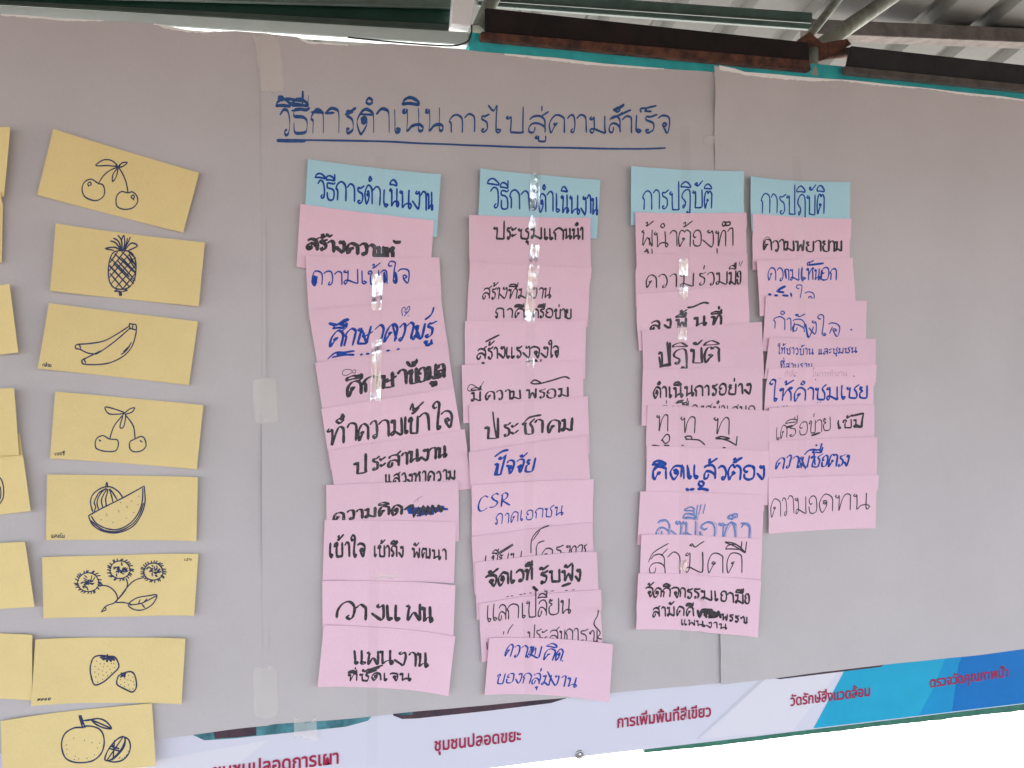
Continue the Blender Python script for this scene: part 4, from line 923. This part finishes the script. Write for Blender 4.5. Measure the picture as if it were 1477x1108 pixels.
drawing('Y3', 'Y', '275,855 280,850 292,848 330,845 380,835 430,808 465,785 472,782;275,855 278,864 290,866 320,880 350,884;290,850 295,864;350,884 380,865 420,835 455,805 474,788;300,905 330,890 365,872;298,912 305,920 350,922 400,915 450,890 480,855 494,810 495,795;298,905 300,915;305,900 312,915;470,773 472,790 480,792 495,795 494,778 484,776 482,790;470,773 482,775;440,885 460,870 478,840;448,875 470,855', 3.8, (), ('Y', 'กล้วย', 162, 928, 192, 930, 9, 2.2))
drawing('Y4', 'Z', '309,182 290,172 272,182 270,205 285,214 305,217 325,215 333,200 330,184 309,182;380,182 366,190 366,210 380,218 400,214 411,200 406,180 395,175 380,182;309,182 322,145 350,110;380,182 375,145 352,112;352,108 325,98 297,92 306,110 330,112 350,110;352,108 365,98 379,94 372,106 354,112;346,118 338,148 348,148 354,120 352,110;280,184 284,188;394,186 398,190', 2.8, [(284, 185), (396, 186), (400, 190)], ('Z', 'เชอรี่', 158, 226, 184, 226, 7, 1.6))
W5 = '262,386 256,360 262,338 285,320 310,316 332,328 345,345;302,303 304,318;300,304 298,318;266,385 270,372 266,360 272,345 280,332 296,322;278,378 274,362 278,345 288,330 300,320;290,374 286,355 292,338 302,322;300,370 298,350 302,335 304,322;318,358 314,340 308,322;330,352 320,336 310,322;'
W5 += '250,397 290,375 350,345 406,314;250,397 262,422 290,440 330,445 370,430 395,400 408,360 406,314;258,398 272,418 298,432 330,436 362,422 386,396 400,360 402,320;256,410 290,436 330,441 366,426 390,400 404,362'
drawing('Y5', 'Z', W5, 3.0, [(300, 392), (302, 396), (333, 382), (335, 386), (356, 370), (358, 374), (370, 356), (285, 408), (318, 416), (356, 404), (376, 388), (388, 366), (390, 342), (340, 360)], ('Z', 'แตงโม', 148, 457, 184, 458, 8, 1.8))
def ramb(cx, cy, r):
    s = ''; n = 18
    s += ' '.join('%g,%g' % (cx+r*(1+.04*math.sin(3*t))*math.cos(t), cy+r*.88*math.sin(t)) for t in [2*math.pi*i/n for i in range(n+1)])+';'
    random.seed(int(cx))
    for i in range(26):
        t = 2*math.pi*i/26+random.random()*.2; s += '%g,%g %g,%g;' % (cx+r*.9*math.cos(t), cy+r*.88*math.sin(t), cx+(r+7+random.random()*4)*math.cos(t+.12), cy+(r*.88+6+random.random()*3)*math.sin(t+.12))
    for i in range(34):
        t = random.random()*6.28; q = r*(.25+.6*random.random()); l = r*random.uniform(.15, .35); s += '%g,%g %g,%g;' % (cx+q*math.cos(t), cy+q*math.sin(t)*.88, cx+(q-l)*math.cos(t+.25), cy+(q-l)*math.sin(t+.25)*.88)
    return s
drawing('Y6', 'Z', ramb(250, 583, 30)+ramb(339, 548, 28)+ramb(432, 554, 27)+'280,592 305,594 325,610 332,632 318,644;356,572 360,590 350,612 326,638;406,570 380,578 360,596 340,622 322,642;322,642 300,650 288,664;296,652 300,660 286,666;328,640 350,640 372,646;362,646 385,628 415,622 442,620 430,645 405,660 380,660 362,646;366,647 400,642 440,622;390,645 395,632;405,640 415,630;400,645 408,655', 2.6, (), ('Z', 'เงาะ', 520, 522, 542, 521, 6, 1.5))
drawing('Y7', 'X', '610,260 625,222 660,205 720,208 770,215 795,260 790,290 750,330 700,375 650,400 625,390 608,330 605,290 610,260;670,218 700,212 690,232 710,225 718,245 728,225 745,242 745,222 765,235 755,215 700,208;718,195 725,212;680,225 745,218;785,360 795,338 820,322 870,308 900,325 915,380 910,420 885,442 840,425 790,400 782,380 785,360;812,316 820,330 808,345 828,335 835,345 838,325 845,315;815,325 840,322;812,320 825,340', 8,
    [(648, 240), (672, 258), (698, 258), (745, 256), (762, 256), (636, 276), (692, 278), (720, 274), (765, 282), (660, 294), (735, 294), (634, 314), (686, 306), (712, 314), (745, 318), (660, 328), (640, 348), (690, 335), (720, 338), (686, 362), (652, 380),
     (860, 334), (890, 342), (836, 355), (806, 362), (856, 362), (876, 364), (895, 372), (834, 380), (860, 394), (898, 392), (808, 394), (832, 406), (868, 424), (890, 420)], ('X', 'สตรอ', 262, 495, 345, 495, 12, 4.5))
drawing('Y8', 'X', '555,680 500,685 445,715 420,760 418,820 440,880 490,908 560,912 630,895 680,850 700,790 695,730 670,690 620,672 570,672 555,680;530,605 545,650 558,685;545,608 560,650 572,682;532,606 548,606;538,610 556,660;560,636 610,628 660,620 710,635 750,682 700,680 650,660 612,630;618,632 670,650 748,682;570,636 610,630;832,735 800,745 760,780 725,830 705,882 715,895 745,890 790,850 825,800 840,760 832,735;840,738 865,755 876,800 862,850 825,890 770,905 720,896;842,745 835,800 790,860 750,892;770,760 760,890;740,800 800,815;825,740 722,890;758,790 770,820 800,830;735,815 775,825', 8,
    [(495, 750), (568, 765), (618, 778), (670, 780), (447, 796), (655, 812), (450, 824), (450, 856), (505, 870), (530, 886), (585, 882), (500, 892), (635, 858), (860, 830), (850, 855), (835, 870), (820, 880), (800, 880), (805, 872), (848, 862)])
k = I('Y14', 'ink_navy', 'drawing'); k.Z('Z', '-14,286 4,290 13,312 12,345 -2,368;-10,300 4,318 4,345 -6,360', 3.4, chisel=.1); k.build(cards['Y14'][1])

#MARK_TAPE
def tape(path, width, m_, label, name='clear_tape', group=None, seg=6, wr=0, jag=0, nw=4, margin=.0007):
    """strip of tape; path in photo pixels from top to bottom"""
    p = []
    for a, b in zip(path, path[1:]):
        k = max(1, int(math.hypot(b[0]-a[0], b[1]-a[1])/seg)); p += [(a[0]+(b[0]-a[0])*i/k, a[1]+(b[1]-a[1])*i/k) for i in range(k)]
    p.append(path[-1]); vs_ = []; fs = []; allS = [banner]+sheets+[c[0] for c in cards.values()]
    rows = []
    for i, (x, y) in enumerate(p):
        a = p[max(0, i-1)]; b = p[min(len(p)-1, i+1)]; tx, ty = b[0]-a[0], b[1]-a[1]; l = math.hypot(tx, ty); nx, ny = ty/l, -tx/l
        row = []
        for j in range(nw+1):
            o_ = (j/nw-.5)*width; jj = 0
            if jag and i in (0, len(p)-1): jj = jag*(random.random()-.5)
            X, Z = wp(x-nx*o_+tx/l*jj, y-ny*o_+ty/l*jj); h = 0
            for s in allS:
                d = s.depth(X, Z, .03)
                if d is not None: h = max(h, d)
            row.append([X, Z, h])
        rows.append(row)
    n = len(rows)
    for _ in range(2):                           # tape bridges small steps
        new = [[max(r[j][2], (rows[max(0, i-1)][j][2]+rows[min(n-1, i+1)][j][2])/2) for j in range(nw+1)] for i, r in enumerate(rows)]
        for i in range(n):
            for j in range(nw+1): rows[i][j][2] = new[i][j]
    for i, r in enumerate(rows):
        for j, (X, Z, h) in enumerate(r):
            d = h+margin+wr*(1+noise.noise(Vector((X*150, Z*110, 3))))
            vs_.append((X, PY0-d, Z))
    for i in range(n-1):
        for j in range(nw): a = i*(nw+1)+j; fs.append((a, a+nw+1, a+nw+2, a+1))
    o = meshobj(name, vs_, fs, M[m_], origin=at(*path[len(path)//2], PY0), smooth=True)
    tag(o, label, 'tape', group); return o
gt = 'long clear tape strips running down the card columns'
tape([(548, 226), (545, 380), (543, 520), (541, 700), (538, 900), (536, 1106)], 15, 'clear', 'clear tape strip running down the leftmost card column to the banner', group=gt)
tape([(773, 186), (770, 300), (766, 420), (763, 560), (762, 700), (760, 900), (764, 1000)], 14, 'clear', 'clear tape strip running down the second card column', group=gt)
tape([(990, 180), (988, 330), (985, 450), (984, 600), (985, 760), (988, 925)], 14, 'clear', 'clear tape strip running down the third card column', group=gt)
tape([(1150, 225), (1151, 330), (1154, 440), (1154, 560), (1158, 690)], 13, 'clear', 'clear tape strip running down the rightmost card column', group=gt)
gg = 'wrinkled shiny pieces of clear tape'
def glint(path, w_, lab): tape(path, w_, 'clear_glint', lab, group=gg, seg=3, wr=.0007, jag=5, nw=7, margin=.0012)
glint([(545, 398), (542, 448)], 15, 'shiny wrinkled tape piece over the third card of the leftmost column')
glint([(543, 490), (541, 578)], 15, 'shiny wrinkled tape piece between the two bold black cards of the leftmost column')
glint([(772, 251), (770, 304)], 14, 'shiny tape piece on the second blue heading card')
glint([(770, 314), (767, 330)], 13, 'small shiny tape piece at the top of the card under the second blue card')
glint([(771, 354), (768, 378)], 13, 'small shiny tape piece at the foot of the card under the second blue card')
glint([(769, 384), (763, 465)], 15, 'largest glaring tape piece, over the two-row card of the second column')
glint([(765, 517), (764, 530)], 11, 'tiny shiny tape piece above the long sweeping stroke in the second column')
glint([(985, 374), (985, 396)], 13, 'shiny tape piece over the widely spaced word of the third column')
glint([(985, 414), (984, 430)], 13, 'tiny shiny tape piece at the top of the covered bold card, third column')
glint([(983, 472), (983, 490)], 13, 'shiny tape piece over the large thick and thin word, third column')
glint([(985, 808), (983, 822)], 12, 'shiny tape piece near the foot of the third column')
gm = 'short pieces of masking tape'
tape([(382, 48), (390, 90), (393, 130)], 34, 'mask', 'long pale masking tape piece over the top of the left paper seam', 'masking_tape', gm, jag=14)
tape([(381, 546), (382, 578), (385, 610)], 33, 'mask', 'pale masking tape piece half way down the left paper seam', 'masking_tape', gm, jag=6)
tape([(382, 964), (383, 1000), (384, 1033)], 34, 'mask', 'pale masking tape piece low on the left paper seam', 'masking_tape', gm, jag=8)
tape([(440, 1038), (441, 1066)], 33, 'mask', 'pale masking tape piece joining paper and banner at the bottom', 'masking_tape', gm, jag=12)
tape([(1017, 202), (1031, 202)], 12, 'mask', 'tiny crumpled tape tab at the right paper seam under the heading', 'masking_tape', gm, jag=5, wr=.001)
tape([(541, 829), (573, 830)], 7, 'mask', 'small white tape piece on the card with three short words', 'masking_tape', gm)
